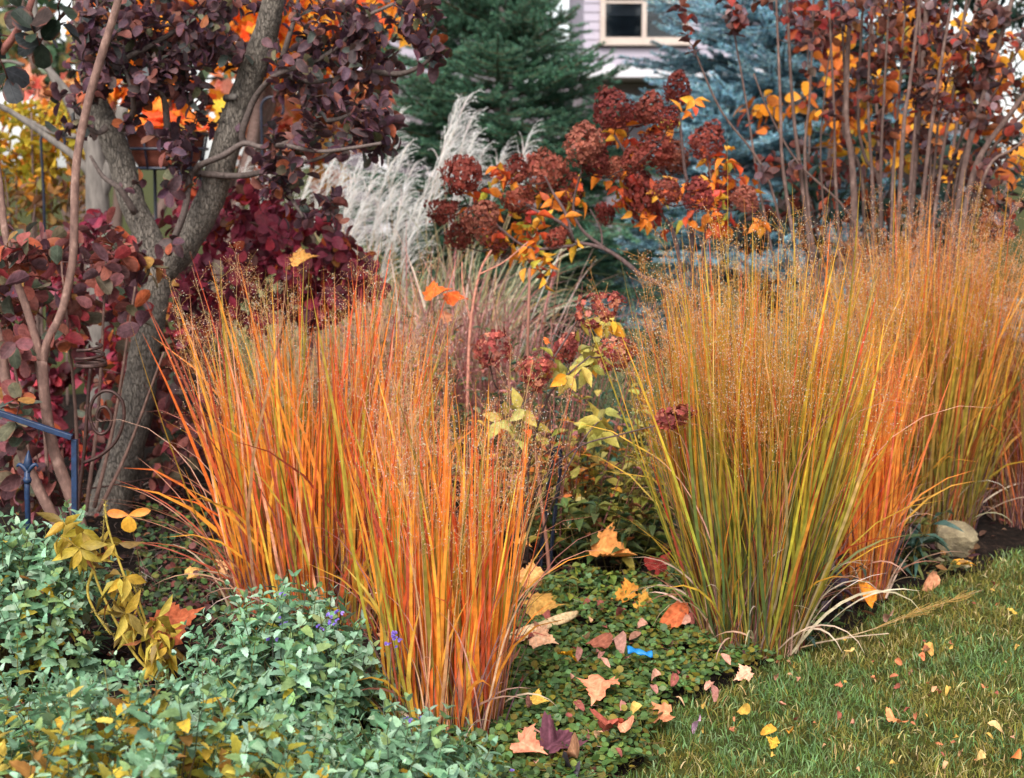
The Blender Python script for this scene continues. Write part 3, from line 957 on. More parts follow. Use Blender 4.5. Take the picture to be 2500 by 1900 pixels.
foliage(root, T_OVAL, pos, D, N, Ls, Ws, pal(len(pos), SMK, 0.16), M_SMOKE, 300)

# the young smoke bush in front of it, with reddish leaves
Yb = 4.95
base = P(175, 1245, Yb); base[2] = 0
root = thing('smoke_bush', 'young smoke bush with smooth forked pinkish stems and large dull red leaves', 'shrub', base, 'smoke bushes')
k = Yb / FPX
ST = [
    ([(215, 1350), (178, 1225), (134, 1109), (114, 1007), (102, 880)], [17, 16, 14, 13, 13]),
    ([(104, 885), (118, 830), (150, 763), (172, 670), (180, 600), (186, 407), (212, 262), (246, 142), (283, 20), (320, -120)], [11, 10.5, 10, 10, 10, 10, 10, 10, 9, 8]),
    ([(101, 880), (88, 830), (62, 745), (42, 690), (24, 620), (10, 550), (-2, 440), (-20, 330)], [10, 10, 9.5, 9, 9, 9, 8, 8]),
    ([(150, 1300), (60, 1120), (20, 960), (5, 860), (-20, 760)], [14, 13, 13, 12, 11]),
]
skel = []
for pp, rr in ST:
    c = catmull([P(a, b, Yb + (0.0 if b < 1200 else 0.0)) for a, b in pp], 6)
    c[:, 2] = np.maximum(c[:, 2], -0.02)
    g = Geo(); tube(g, c, np.array(rr) * k, 10, (1, 1, 1), 0.02); g.obj('stem', M_STEM, root)
    skel += list(c)
# its lesser stems, in among the leaves
for a, b, c_, d_ in [(190, 1240, 150, 640), (230, 1240, 330, 700), (240, 1250, 400, 860), (120, 1240, 60, 700), (210, 1250, 260, 620), (80, 1240, 10, 760)]:
    c = catmull([P(a, b, Yb + 0.25), P(a * 0.6 + c_ * 0.4 + 10, b * 0.6 + d_ * 0.4, Yb + 0.3), P(c_, d_, Yb + 0.2)], 6)
    g = Geo(); tube(g, c, np.linspace(0.009, 0.004, len(c)), 6, (0.8, 0.8, 0.8), 0.03); g.obj('stem', M_STEM, root)
    skel += list(c)
tips = blobs([(60, 640, 110, 90, 5.1, 5.8, 16), (250, 590, 130, 60, 5.1, 6.0, 18), (330, 640, 60, 50, 5.4, 6.0, 8), (70, 790, 110, 100, 5.1, 5.8, 16), (250, 740, 80, 80, 5.2, 6.0, 13), (30, 620, 60, 60, 4.85, 4.95, 5), (60, 860, 40, 60, 4.8, 4.95, 3),
              (40, 1030, 60, 60, 4.7, 4.9, 5), (40, 1100, 90, 90, 5.1, 5.6, 12), (60, 1190, 120, 50, 4.95, 5.5, 12), (380, 900, 80, 120, 6.2, 6.6, 16), (430, 1090, 90, 110, 6.0, 6.5, 20), (250, 960, 70, 100, 6.3, 6.7, 10), (-60, 800, 60, 250, 5.0, 5.8, 12)])
lines, dirs = grow(skel, tips, 0.05)
twigs_obj(root, lines, 0.005, 0.002, (120, 88, 84))
pos, D, N, Ls, Ws = sprigs(tips, dirs, (6, 9), (0.055, 0.09), along=0.17, spread=(0.8, 1.5))
RED = [((116, 68, 68), 4), ((140, 80, 72), 3), ((100, 68, 74), 3), ((100, 90, 72), 2), ((158, 80, 54), 1.2), ((92, 98, 84), 1.2), ((146, 108, 58), 0.7), ((140, 50, 54), 0.8)]
foliage(root, T_OVAL, pos, D, N, Ls, Ws, pal(len(pos), RED, 0.15), M_SMOKE, 300)

# a branch of a third one comes in at the top left corner
base = np.array([-1.62, 3.35, 0.0])
root = thing('smoke_bush', 'dark green leaved shoot that hangs into the corner above the yellow shrub', 'shrub', base, 'smoke bushes')
main = catmull([base, base + [0.02, 0, 1.0], P(-160, 260, 3.35), P(-60, 190, 3.35), P(0, 130, 3.33), P(40, 80, 3.3), P(75, 10, 3.3), P(95, -80, 3.3)], 5)
g = Geo(); tube(g, main, np.linspace(0.016, 0.006, len(main)), 8, lin((150, 96, 88)) / 0.5, 0.02); g.obj('stem', M_TWIG, root)
tips = np.array([P(75, 60, 3.2), P(40, 20, 3.25), P(150, -5, 3.25), P(95, 110, 3.25), P(20, 200, 3.35), P(150, 60, 3.3), P(-20, 90, 3.3)])
lines, dirs = grow(list(main[-12:]), tips, 0.0)
twigs_obj(root, lines, 0.004, 0.002, (120, 70, 62))
pos, D, N, Ls, Ws = sprigs(tips, dirs, (3, 4), (0.055, 0.075), along=0.05)
foliage(root, T_OVAL, pos, D, N, Ls, Ws, pal(len(pos), [((40, 50, 40), 3), ((50, 52, 54), 2), ((54, 42, 38), 1)], 0.12), M_SMOKE, 300)

# burgundy shrub behind the trunk
base = P(650, 900, 6.9); base[2] = 0
root = thing('viburnum_shrub', 'low burgundy leaved shrub behind the forked trunk', 'shrub', base)
sk = []
for a in (300, 450, 600, 720, 850):
    c = catmull([base + [R.normal(0, 0.1), R.normal(0, 0.05), 0], P(a * 0.6 + 260, 800, 6.8), P(a, 560, 6.75)], 5)
    g = Geo(); tube(g, c, np.linspace(0.014, 0.005, len(c)), 6, lin((120, 80, 80)) / 0.5); g.obj('stem', M_TWIG, root)
    sk += list(c)
tips = blobs([(690, 590, 150, 90, 6.4, 7.2, 44), (820, 640, 90, 80, 6.5, 7.2, 22), (480, 510, 130, 70, 6.6, 7.2, 20), (620, 470, 60, 50, 6.6, 7.1, 8), (250, 640, 90, 120, 6.5, 7.2, 18), (580, 700, 260, 100, 6.3, 6.9, 60), (850, 720, 90, 60, 6.3, 6.8, 14), (70, 820, 150, 190, 6.6, 7.2, 44), (150, 1020, 180, 110, 6.5, 7.0, 30), (430, 950, 90, 160, 6.4, 6.9, 18), (260, 850, 90, 120, 6.5, 7.0, 16)])
lines, dirs = grow(sk, tips)
twigs_obj(root, lines, 0.005, 0.002, (110, 70, 70))
pos, D, N, Ls, Ws = sprigs(tips, dirs, (8, 12), (0.048, 0.08), ratio=(0.65, 0.85), down=0.35, along=0.16)
foliage(root, T_OVAL, pos, D, N, Ls, Ws, pal(len(pos), [((140, 56, 72), 4), ((166, 64, 86), 2.5), ((104, 48, 60), 3), ((172, 58, 70), 1.4), ((190, 84, 50), 0.8), ((110, 70, 60), 1), ((224, 150, 80), 0.3)], 0.18), M_LEAF, 300)

# right: the many stemmed smoke bush
Yr = 7.1
base = P(2170, 700, Yr); base[2] = 0
root = thing('smoke_bush', 'tall many stemmed bush of bare grey brown canes with dark red leaves', 'shrub', base, 'smoke bushes')
CN = [([(1915, 440), (1905, 240), (1893, -60)], 7), ([(1957, 440), (1935, 250), (1918, -60)], 8), ([(1966, 420), (1978, 220), (1988, -60)], 6), ([(2082, 420), (2066, 300), (2070, 120), (2082, -60)], 13),
      ([(2105, 440), (2060, 330), (2062, 200), (2050, -60)], 7), ([(2205, 330), (2222, 200), (2252, -60)], 8), ([(2238, 330), (2252, 150), (2268, -60)], 13), ([(2295, 420), (2328, 220), (2368, -60)], 7),
      ([(2352, 420), (2405, 220), (2490, -60)], 12), ([(2372, 440), (2465, 280), (2600, 110)], 12), ([(2280, 420), (2300, 250), (2385, -60)], 6), ([(1856, 470), (1822, 250), (1785, 40)], 5),
      ([(2090, 560), (1950, 400), (1880, 280), (1840, 180)], 5), ([(2400, 440), (2480, 360), (2600, 280)], 6), ([(2150, 430), (2160, 200), (2175, -60)], 6), ([(2005, 430), (2010, 260), (2030, 100)], 4), ([(1880, 450), (1760, 270), (1690, 110)], 5),
      ([(2130, 460), (2120, 250), (2130, -60)], 7), ([(2180, 440), (2195, 230), (2215, -60)], 6), ([(2260, 420), (2290, 200), (2335, -60)], 8), ([(2320, 430), (2372, 250), (2440, -60)], 7), ([(2385, 450), (2450, 330), (2570, 210)], 8), ([(2225, 430), (2236, 280), (2246, 100), (2240, -60)], 7), ([(2335, 440), (2390, 300), (2520, 60)], 6), ([(2040, 440), (2036, 260), (2020, -60)], 6), ([(2150, 470), (2110, 380), (2095, 260), (2110, -60)], 8), ([(2270, 440), (2275, 300), (2310, 60)], 5)]
sk = []
for pp, r in CN:
    y0 = Yr + R.uniform(-0.25, 0.25)
    b0 = base + [(pp[0][0] - 2170) / FPX * Yr * 0.45, R.normal(0, 0.06), 0]
    c = catmull([b0, b0 * 0.45 + P(*pp[0], y0) * 0.55 + [0, 0, -0.05]] + [P(a, b, y0) for a, b in pp], 6)
    g = Geo(); tube(g, c, np.linspace(r * 0.85, r * 0.4, len(c)) * Yr / FPX, 8, np.array([0.58, 0.62, 0.64]) * R.uniform(0.75, 1.25), 0.07)
    g.obj('cane', M_STEM, root)
    sk += list(c[len(c) // 2:])
tips = blobs([(2200, 60, 260, 90, 6.8, 7.5, 50), (2220, 230, 210, 110, 6.9, 7.6, 42), (2380, 120, 150, 150, 6.9, 7.5, 28), (1930, 120, 40, 110, 6.8, 7.4, 4), (1660, 60, 50, 60, 6.9, 7.2, 3), (1800, 60, 40, 40, 6.9, 7.2, 3),
              (2130, 380, 200, 80, 7.2, 7.7, 16), (2440, 480, 80, 120, 6.9, 7.4, 20), (2330, 330, 160, 90, 7.2, 7.6, 12), (1890, 400, 50, 40, 6.8, 7.1, 3), (2180, -80, 350, 60, 6.9, 7.5, 14), (1830, 10, 60, 30, 6.8, 7.2, 4)])
lines, dirs = grow(sk, tips)
twigs_obj(root, lines, 0.004, 0.002, (120, 96, 92))
pos, D, N, Ls, Ws = sprigs(tips, dirs, (6, 9), (0.042, 0.07), along=0.14)
foliage(root, T_OVAL, pos, D, N, Ls, Ws, pal(len(pos), [((92, 62, 60), 4), ((116, 68, 58), 3), ((84, 66, 70), 2), ((140, 54, 44), 1.4), ((154, 90, 60), 1), ((120, 100, 102), 0.8)], 0.18), M_SMOKE, 300)

# ------------------------------------------------------------------ background shrubs and trees
def bush(name, label, cat, base, specs, palette, L, n_stem=5, k=(5, 8), ratio=(0.6, 0.8), T=T_OVAL, trunk_r=0.02, down=0.25, along=0.15, most=300, stem_col=(110, 90, 84), mat=None, group=None):
    root = thing(name, label, cat, base, group)
    tips = blobs(specs)
    cen = tips.mean(0)
    sk = []
    lo, hi = tips.min(0), tips.max(0)
    for i in range(n_stem):
        e = np.array([R.uniform(lo[0] * 0.7 + cen[0] * 0.3, hi[0] * 0.7 + cen[0] * 0.3), R.uniform(lo[1], hi[1]), cen[2] + (hi[2] - cen[2]) * 0.6])
        b0 = np.asarray(base) + [R.normal(0, 0.08), R.normal(0, 0.08), 0]
        c = catmull([b0, b0 * 0.5 + e * 0.5 + R.normal(0, 0.08, 3), e], 7)
        g = Geo(); tube(g, c, np.linspace(trunk_r, trunk_r * 0.35, len(c)), 7, lin(stem_col) / 0.5, 0.03); g.obj('stem', M_TWIG, root)
        sk += list(c)
    lines, dirs = grow(sk, tips)
    twigs_obj(root, lines, trunk_r * 0.35, 0.003, stem_col)
    pos, D, N, Ls, Ws = sprigs(tips, dirs, k, L, ratio=ratio, down=down, along=along)
    foliage(root, T, pos, D, N, Ls, Ws, pal(len(pos), palette, 0.16), mat or M_FAR, most)
    return root


def at_ground(px, Y):
    p = P(px, 600, Y); p[2] = 0
    return p


bush('maple_tree', 'bright orange and yellow maple glowing behind the purple leaved tree', 'tree', at_ground(480, 9.6), [(540, 60, 280, 120, 9, 10.2, 70), (740, 100, 190, 100, 9, 10, 34), (400, 230, 180, 80, 9, 9.8, 18), (330, 60, 160, 100, 9.2, 10.2, 22), (930, 20, 100, 50, 9, 10, 10), (560, -120, 420, 80, 9, 10.2, 30)],
     [((250, 150, 40), 4), ((244, 110, 40), 3), ((252, 182, 60), 3), ((226, 90, 40), 1.5)], (0.1, 0.15), 5, (5, 7), (0.85, 1.05), T_MAPLE, 0.07, 0.5, 0.25)
bush('hedge_maple', 'pinkish tan leaved tree between the trunk and the white plumes', 'tree', at_ground(760, 10.8), [(760, 300, 160, 90, 10.2, 11.4, 50), (640, 260, 120, 100, 10.2, 11.4, 30), (860, 250, 90, 80, 10.3, 11.2, 20), (180, 220, 140, 60, 10.5, 11.2, 18), (700, 420, 160, 60, 10.2, 11, 16)],
     [((236, 160, 130), 4), ((224, 140, 100), 3), ((240, 120, 104), 1.4), ((244, 180, 90), 1.4), ((206, 170, 110), 1)], (0.1, 0.15), 4, (5, 8), (0.8, 1.0), T_MAPLE, 0.04, 0.4, 0.2)
bush('yellow_shrub', 'rounded olive yellow shrub at the left edge behind the pale trunk', 'shrub', at_ground(60, 9.2), [(60, 330, 170, 90, 8.7, 9.8, 90), (30, 430, 200, 60, 8.7, 9.6, 40), (140, 300, 70, 80, 8.8, 9.6, 20), (-120, 350, 90, 100, 8.8, 9.8, 20)],
     [((184, 158, 50), 4), ((206, 172, 60), 3), ((150, 140, 50), 3), ((226, 150, 50), 1.3), ((206, 116, 50), 0.7)], (0.06, 0.1), 6, (6, 10), (0.4, 0.6), T_LANCE, 0.016, 0.2, 0.25)
bush('orange_undergrowth_shrub', 'brownish orange thicket under the olive yellow shrub', 'shrub', at_ground(90, 8.9), [(90, 500, 170, 60, 8.5, 9.2, 40), (180, 450, 90, 60, 8.5, 9.2, 16)],
     [((150, 110, 60), 3), ((120, 84, 56), 3), ((206, 130, 50), 1), ((110, 104, 60), 2)], (0.06, 0.09), 8, (4, 7), (0.4, 0.6), T_LANCE, 0.01, 0.2, 0.25)
bush('amber_shrub', 'amber yellow leaved shrub behind the bare grey canes', 'shrub', at_ground(2200, 9.0), [(2240, 140, 250, 120, 8.6, 9.6, 40), (1870, 240, 100, 36, 8.4, 9.0, 7), (2400, 190, 160, 150, 8.6, 9.5, 26), (2150, 310, 150, 70, 8.5, 9.3, 14), (2050, 200, 60, 110, 8.5, 9.3, 9), (2330, 380, 200, 70, 8.5, 9.2, 20), (2200, -90, 330, 60, 8.6, 9.5, 20)],
     [((214, 138, 38), 4), ((226, 156, 46), 3), ((190, 106, 44), 2.5), ((166, 140, 60), 0.8), ((150, 72, 46), 2)], (0.075, 0.12), 7, (4, 7), (0.5, 0.7), T_OVAL, 0.018, 0.5, 0.25)
bush('burning_bush', 'dark green and red leaved shrub low behind the canes on the right', 'shrub', at_ground(2100, 8.0), [(1990, 440, 90, 60, 7.6, 8.2, 16), (2180, 470, 250, 60, 7.6, 8.4, 40), (2420, 430, 150, 90, 7.7, 8.4, 24), (1860, 480, 90, 60, 7.6, 8.2, 12), (2050, 560, 400, 60, 7.6, 8.2, 36)],
     [((66, 90, 84), 3), ((84, 70, 66), 3), ((120, 60, 52), 2), ((56, 74, 62), 2), ((180, 80, 50), 0.8)], (0.08, 0.13), 7, (4, 7), (0.35, 0.5), T_LANCE, 0.012, 0.2, 0.2)
bush('dogwood_shrub', 'scarlet leaved shrub high behind the canes beside the blue spruce', 'shrub', at_ground(1950, 9.9), [(1990, 40, 80, 50, 9.6, 10.2, 16), (2050, 90, 80, 60, 9.6, 10.2, 12)],
     [((122, 36, 36), 4), ((96, 32, 36), 2), ((150, 70, 40), 1)], (0.08, 0.12), 4, (4, 6), (0.5, 0.6), T_OVAL, 0.014, 0.4, 0.2)
bush('background_tree', 'dull green leaved tree far behind the orange maple', 'tree', at_ground(260, 15), [(250, 80, 420, 170, 14, 16, 90), (60, 150, 200, 120, 14, 15.5, 50), (800, 60, 200, 120, 14.5, 16, 30)],
     [((84, 110, 84), 3), ((106, 124, 92), 2), ((150, 140, 90), 1), ((216, 130, 80), 1)], (0.13, 0.2), 5, (6, 9), (0.5, 0.7), T_OVAL, 0.07, 0.3, 0.4)

bush('evergreen_shrub', 'dark evergreen mass far behind the canes and the amber leaves', 'shrub', at_ground(2350, 11.5), [(2350, 100, 320, 130, 11, 12, 90), (2300, 300, 350, 120, 11, 12, 70), (2500, -50, 300, 80, 11, 12, 40)],
     [((44, 62, 56), 3), ((56, 76, 64), 3), ((70, 84, 66), 1.5)], (0.09, 0.15), 6, (8, 12), (0.3, 0.45), T_LANCE, 0.05, 0.2, 0.3)

# pale trunk of a bare tree on the left
Yp = 8.0
base = P(245, 900, Yp); base[2] = 0
root = thing('bare_tree', 'pale grey trunked bare tree with slanting limbs behind the purple leaved tree', 'tree', base)
kk = Yp / FPX
for pp, rr, nm in [([(250, 1100), (245, 800), (240, 560), (235, 430), (228, 330)], [34, 32, 30, 26, 20], 'trunk'), ([(236, 500), (262, 430), (285, 360), (300, 260)], [20, 18, 16, 14], 'limb'), ([(240, 450), (190, 390), (110, 330), (30, 275), (-40, 240)], [12, 10, 8, 7, 6], 'limb'),
                   ([(232, 340), (160, 220), (90, 140), (20, 60)], [11, 9, 8, 7], 'limb'), ([(235, 420), (175, 270), (120, 170), (90, 60), (80, -60)], [10, 9, 8, 7, 6], 'limb'), ([(190, 335), (120, 320), (60, 290), (-30, 250)], [7, 6, 5, 4], 'limb'), ([(60, 160), (20, 150), (-40, 155)], [5, 4, 4], 'limb')]:
    c = catmull([P(a, b, Yp) for a, b in pp], 6)
    c[:, 2] = np.maximum(c[:, 2], -0.02)
    g = Geo(); tube(g, c, np.array(rr) * kk, 10, (1, 1, 1), 0.03); g.obj(nm, M_PALE, root)


# spruces: boughs shared between alike ones
def bough(col, seed_len=1.0, dens=70):
    """a flat spray of needled twigs one metre long, along +y"""
    g = Geo()
    axis = catmull([(0, 0, 0), (0, 0.4, -0.03), (0, 0.75, 0.0), (0, 1.0, 0.07)], 6)
    tube(g, axis, np.linspace(0.014, 0.004, len(axis)), 5, lin((92, 76, 62)))
    tw = [axis]
    for i in range(7):
        f = 0.15 + 0.78 * i / 7
        a = np.array([0, f, -0.02 + 0.08 * max(0, f - 0.7)])
        for s in (-1, 1):
            ln = (0.46 * (1 - f) + 0.12) * R.uniform(0.75, 1.15)
            d = nrm(np.array([s * R.uniform(0.55, 0.9), R.uniform(0.45, 0.8), R.uniform(-0.12, 0.1)]))
            c = catmull([a, a + d * ln * 0.5 + [0, 0, -0.02], a + d * ln + [0, 0.02, 0.01]], 4)
            tube(g, c, np.linspace(0.005, 0.002, len(c)), 4, lin((110, 88, 66)))
            tw.append(c)
            for m in range(int(ln / 0.17)):
                q = c[min(len(c) - 2, 1 + m * 3)]
                d2 = nrm(d + np.array([R.choice([-1, 1]) * 0.7, 0.2, R.uniform(-0.2, 0.25)]))
                e = catmull([q, q + d2 * R.uniform(0.07, 0.15)], 3)
                tw.append(e)
    pos, dr = [], []
    for c in tw:
        ln = np.linalg.norm(np.diff(c, axis=0), axis=1).sum()
        n = max(12, int(ln * dens * 11))
        t = R.random(n) * (len(c) - 1)
        k = np.minimum(t.astype(int), len(c) - 2)
        f = (t - k)[:, None]
        pos.append(c[k] * (1 - f) + c[k + 1] * f)
        tg = nrm(c[k + 1] - c[k])
        dr.append(nrm(tg * R.uniform(0.5, 0.9, (n, 1)) + nrm(np.cross(tg, ball(n))) * 0.8 + [0, 0, 0.2]))
    pos, dr = np.vstack(pos), np.vstack(dr)
    n = len(pos)
    a = nrm(np.cross(dr, ball(n)))
    L = R.uniform(0.02, 0.036, (n, 1))
    V = np.stack([pos - a * 0.0024, pos + a * 0.0024, pos + dr * L + a * 0.0012, pos + dr * L - a * 0.0012], 1)
    g.add(V.reshape(-1, 3), None, np.arange(n * 4).reshape(-1, 4), np.repeat(pal(n, col, 0.2), 4, 0))
    return g.mesh('bough', M_NEEDLE)


def spruce(name, label, px, Y, top, r_at, palette, z0=0.25, dense=(5, 5, 0.15), power=1.0):
    base = at_ground(px, Y)
    root = thing(name, label, 'tree', base)
    g = Geo(); tube(g, [base, base + [0.02, 0, top * 0.5], base + [0, 0, top]], [0.11, 0.07, 0.01], 9, (0.5, 0.42, 0.38), 0.03); g.obj('trunk', M_TWIG, root)
    var = [bough(palette) for _ in range(4)]
    z = z0
    a = R.random() * 6
    while z < top - 0.1:
        f = (z - z0) / (top - z0)
        rr = r_at * (1 - f) ** power
        m = int(dense[0] + dense[1] * (1 - f))
        for i in range(m):
            a += 2.399 + R.normal(0, 0.2)
            ln = max(0.25, rr * R.uniform(0.72, 1.12))
            tilt = -0.22 + 0.75 * f + R.normal(0, 0.09)
            M = Matrix.Translation(Vector(base) + Vector((0, 0, z + R.normal(0, 0.05)))) @ Matrix.Rotation(a, 4, 'Z') @ Matrix.Rotation(tilt, 4, 'X') @ Matrix.Rotation(R.normal(0, 0.25), 4, 'Y') @ Matrix.Diagonal((min(1.25, ln * 0.95 + 0.15), ln, 1.0, 1))
            piece('bough', var[R.integers(4)], root, M, np.array([1, 1, 0.95]) * R.uniform(0.7, 1.35))
        z += dense[2] + 0.05 * (1 - f)
    # the leader
    piece('bough', var[0], root, Matrix.Translation(Vector(base) + Vector((0, 0, top - 0.3))) @ Matrix.Rotation(rad(88), 4, 'X') @ Matrix.Diagonal((0.4, 0.5, 1, 1)))
    return root


spruce('spruce_tree', 'dark green spruce in front of the mauve house', 1222, 12.5, 4.1, 2.25, [((74, 114, 92), 4), ((58, 94, 80), 3), ((106, 146, 118), 2), ((84, 124, 104), 2)], dense=(7, 5, 0.14))
spruce('blue_spruce', 'silvery blue spruce behind the bush of grey canes', 1900, 12.8, 5.4, 2.3, [((146, 186, 206), 4), ((118, 162, 184), 3), ((182, 212, 226), 2), ((84, 122, 144), 2)], dense=(7, 6, 0.15), power=0.9)

# ------------------------------------------------------------------ the houses
M_SIDING = rough_material('siding_paint', (166, 157, 172), (178, 169, 182), (0.8, 40, 14), 0.6, 0.15, 0.002, 0.3)
M_TRIM = rough_material('white_trim', (200, 196, 202), (214, 210, 216), (3, 3, 3), 0.5, 0.1, 0.001, 0.35)
M_SASH = rough_material('beige_sash', (186, 168, 158), (200, 184, 174), (5, 5, 5), 0.5, 0.1, 0.001, 0.35)
M_RECESS = rough_material('shaded_taupe_wall', (108, 100, 106), (120, 112, 118), (2, 2, 2), 0.8, 0.2, 0.003, 0.2)  # taupe, darkened so the colour carries the shade of the garage recess
M_ROOF = rough_material('grey_shingle', (122, 112, 120), (150, 140, 148), (6, 6, 20), 0.9, 0.6, 0.01, 0.15)
M_BLIND = rough_material('blind_slat', (120, 118, 126), (134, 132, 140), (4, 4, 4), 0.6, 0.0, 0.001, 0.3)
m_, nt_, N_, L_ = nodes('window_glass')
_o = N_.new('ShaderNodeOutputMaterial'); _g = N_.new('ShaderNodeBsdfGlossy'); _g.inputs['Roughness'].default_value = 0.03
_t = N_.new('ShaderNodeBsdfTransparent'); _t.inputs['Color'].default_value = (0.72, 0.76, 0.78, 1)
_f = N_.new('ShaderNodeFresnel'); _x = N_.new('ShaderNodeMixShader')
L_.new(_f.outputs[0], _x.inputs[0]); L_.new(_t.outputs[0], _x.inputs[1]); L_.new(_g.outputs[0], _x.inputs[2]); L_.new(_x.outputs[0], _o.inputs['Surface'])
M_GLASS = m_
M_DARK = rough_material('room_shade_paint', (40, 42, 50), (48, 50, 58), (2, 2, 2), 0.9, 0.0, 0.001, 0.1)  # near black paint in place of the gloom of an unlit room

Yh = 22.0
z_band = P(1500, 190, Yh)[2]
z_trim = P(1500, 163, Yh)[2]
xL, xR = P(1425, 100, Yh)[0], P(2080, 100, Yh)[0]
zT = 6.2
w0, w1 = P(1478, 0, Yh)[0], P(1668, 0, Yh)[0]
wz0 = P(1500, 92, Yh)[2]
wz1 = wz0 + 1.5
root = thing('house', 'mauve sided two storey house with a big upper window between the spruces', 'house', ((xL + xR) / 2, Yh + 3, 0), 'houses beyond the garden')
exp_h = 0.135
z = z_trim
while z < zT:
    spans = [(xL, xR)]
    if z + exp_h > wz0 - 0.08 and z < wz1 + 0.08:
        spans = [(xL, w0 - 0.085), (w1 + 0.085, xR)]
    for a, b in spans:
        g = Geo()
        yb, yt = Yh - 0.022, Yh - 0.004
        v = [[a, yb, z], [b, yb, z], [b, yt, z + exp_h], [a, yt, z + exp_h], [a, Yh + 0.02, z], [b, Yh + 0.02, z], [b, Yh + 0.02, z + exp_h], [a, Yh + 0.02, z + exp_h]]
        g.add(v, None, [[0, 1, 2, 3], [4, 7, 6, 5], [0, 4, 5, 1], [3, 2, 6, 7], [0, 3, 7, 4], [1, 5, 6, 2]])
        g.obj('siding_board', M_SIDING, root, smooth=False)
    z += exp_h
g = Geo(); box(g, ((xL + xR) / 2, Yh - 0.03, (z_band + z_trim) / 2), ((xR - xL) / 2 + 0.02, 0.055, (z_trim - z_band) / 2)); bevel(g.obj('trim_board', M_TRIM, root, smooth=False), 0.008)
g = Geo(); box(g, ((xL + xR) / 2, Yh + 3.1, zT / 2 + 1.4), ((xR - xL) / 2 - 0.01, 3.0, zT / 2 - 1.45)); g.obj('wall', M_SIDING, root, smooth=False)
g = Geo(); box(g, ((xL + xR) / 2, Yh + 1.6, z_band / 2), ((xR - xL) / 2 + 2.4, 0.2, z_band / 2 - 0.004)); g.obj('lower_wall', M_RECESS, root, smooth=False)
g = Geo(); box(g, (P(1700, 300, Yh)[0], Yh + 1.37, 1.05), (1.3, 0.03, 1.05)); g.obj('garage_door', M_RECESS, root, smooth=False)
g = Geo(); box(g, (P(1490, 172, Yh)[0], Yh - 0.11, P(1490, 166, Yh)[2]), (0.06, 0.05, 0.045)); lm = g.obj('flood_light', M_TRIM, root, smooth=False); bevel(lm, 0.02)
g = Geo(); tube(g, [P(1490, 176, Yh - 0.16), P(1490, 168, Yh - 0.18)], [0.05, 0.06], 10); g.obj('lamp_head', M_TRIM, lm)
fr = None
g = Geo()
xc = (w0 + w1) / 2
for (a, b, c, d) in [(w0 - 0.08, w0, wz0 - 0.08, wz1 + 0.08), (w1, w1 + 0.08, wz0 - 0.08, wz1 + 0.08), (w0, w1, wz0 - 0.08, wz0), (w0, w1, wz1, wz1 + 0.08), (xc - 0.035, xc + 0.035, wz0, wz1)]:
    box(g, ((a + b) / 2, Yh - 0.035, (c + d) / 2), ((b - a) / 2, 0.05, (d - c) / 2))
win = g.obj('window', M_SASH, root, smooth=False)
g = Geo(); box(g, (xc, Yh + 0.07, (wz0 + wz1) / 2), ((w1 - w0) / 2 + 0.06, 0.012, (wz1 - wz0) / 2 + 0.06)); g.obj('room_shade_panel', M_DARK, win, smooth=False)  # thin panel behind the panes, painted dark as the room's shade
g = Geo(); box(g, (xc, Yh - 0.04, wz0 - 0.1), ((w1 - w0) / 2 + 0.12, 0.08, 0.02)); g.obj('sill', M_SASH, win, smooth=False)
for a, b in ((w0, xc - 0.035), (xc + 0.035, w1)):
    g = Geo(); box(g, ((a + b) / 2, Yh - 0.01, (wz0 + wz1) / 2), ((b - a) / 2, 0.004, (wz1 - wz0) / 2)); g.obj('pane', M_GLASS, win, smooth=False)
    g = Geo(); box(g, ((a + b) / 2, Yh - 0.03, wz0 + 0.52), ((b - a) / 2, 0.02, 0.018)); g.obj('sash_bar', M_SASH, win, smooth=False)
    for i in range(26):
        zz = wz1 - 0.03 - i * 0.045
        if zz < wz0 + 0.22:
            break
        g = Geo(); box(g, ((a + b) / 2, Yh + 0.035, zz), ((b - a) / 2 - 0.01, 0.016, 0.003), M=[[1, 0, 0], [0, 0.75, -0.66], [0, 0.66, 0.75]]); g.obj('blind_slat', M_BLIND, win, smooth=False)
g = Geo()
g.add([[xL - 0.5, Yh - 0.5, zT], [xR + 0.5, Yh - 0.5, zT], [xR + 0.5, Yh + 3.2, zT + 2.4], [xL - 0.5, Yh + 3.2, zT + 2.4], [xR + 0.5, Yh + 6.8, zT], [xL - 0.5, Yh + 6.8, zT]], [[0, 3, 5], [1, 4, 2]], [[0, 1, 2, 3], [3, 2, 4, 5], [0, 5, 4, 1]])
g.obj('roof', M_ROOF, root, smooth=False)

# the neighbour behind, grey, with a shingled roof
Yn = 27.0
a, b = P(800, 0, Yn)[0], P(1235, 0, Yn)[0]
zr = P(1000, 40, Yn)[2]
root = thing('house', 'grey house with a shingled gable seen left of the dark green spruce', 'house', ((a + b) / 2, Yn + 3, 0), 'houses beyond the garden')
z = 0.0
while z < zr + 0.3:
    g = Geo()
    g.add([[a, Yn - 0.022, z], [b, Yn - 0.022, z], [b, Yn - 0.004, z + 0.16], [a, Yn - 0.004, z + 0.16], [a, Yn + 0.05, z], [b, Yn + 0.05, z], [b, Yn + 0.05, z + 0.16], [a, Yn + 0.05, z + 0.16]], None, [[0, 1, 2, 3], [4, 7, 6, 5], [0, 4, 5, 1], [3, 2, 6, 7], [0, 3, 7, 4], [1, 5, 6, 2]])
    g.obj('siding_board', M_SIDING if z > P(1000, 200, Yn)[2] else M_RECESS, root, smooth=False)
    z += 0.16
g = Geo(); box(g, ((a + b) / 2, Yn + 3.2, zr / 2), ((b - a) / 2 - 0.01, 3.0, zr / 2 - 0.01)); g.obj('wall', M_RECESS, root, smooth=False)
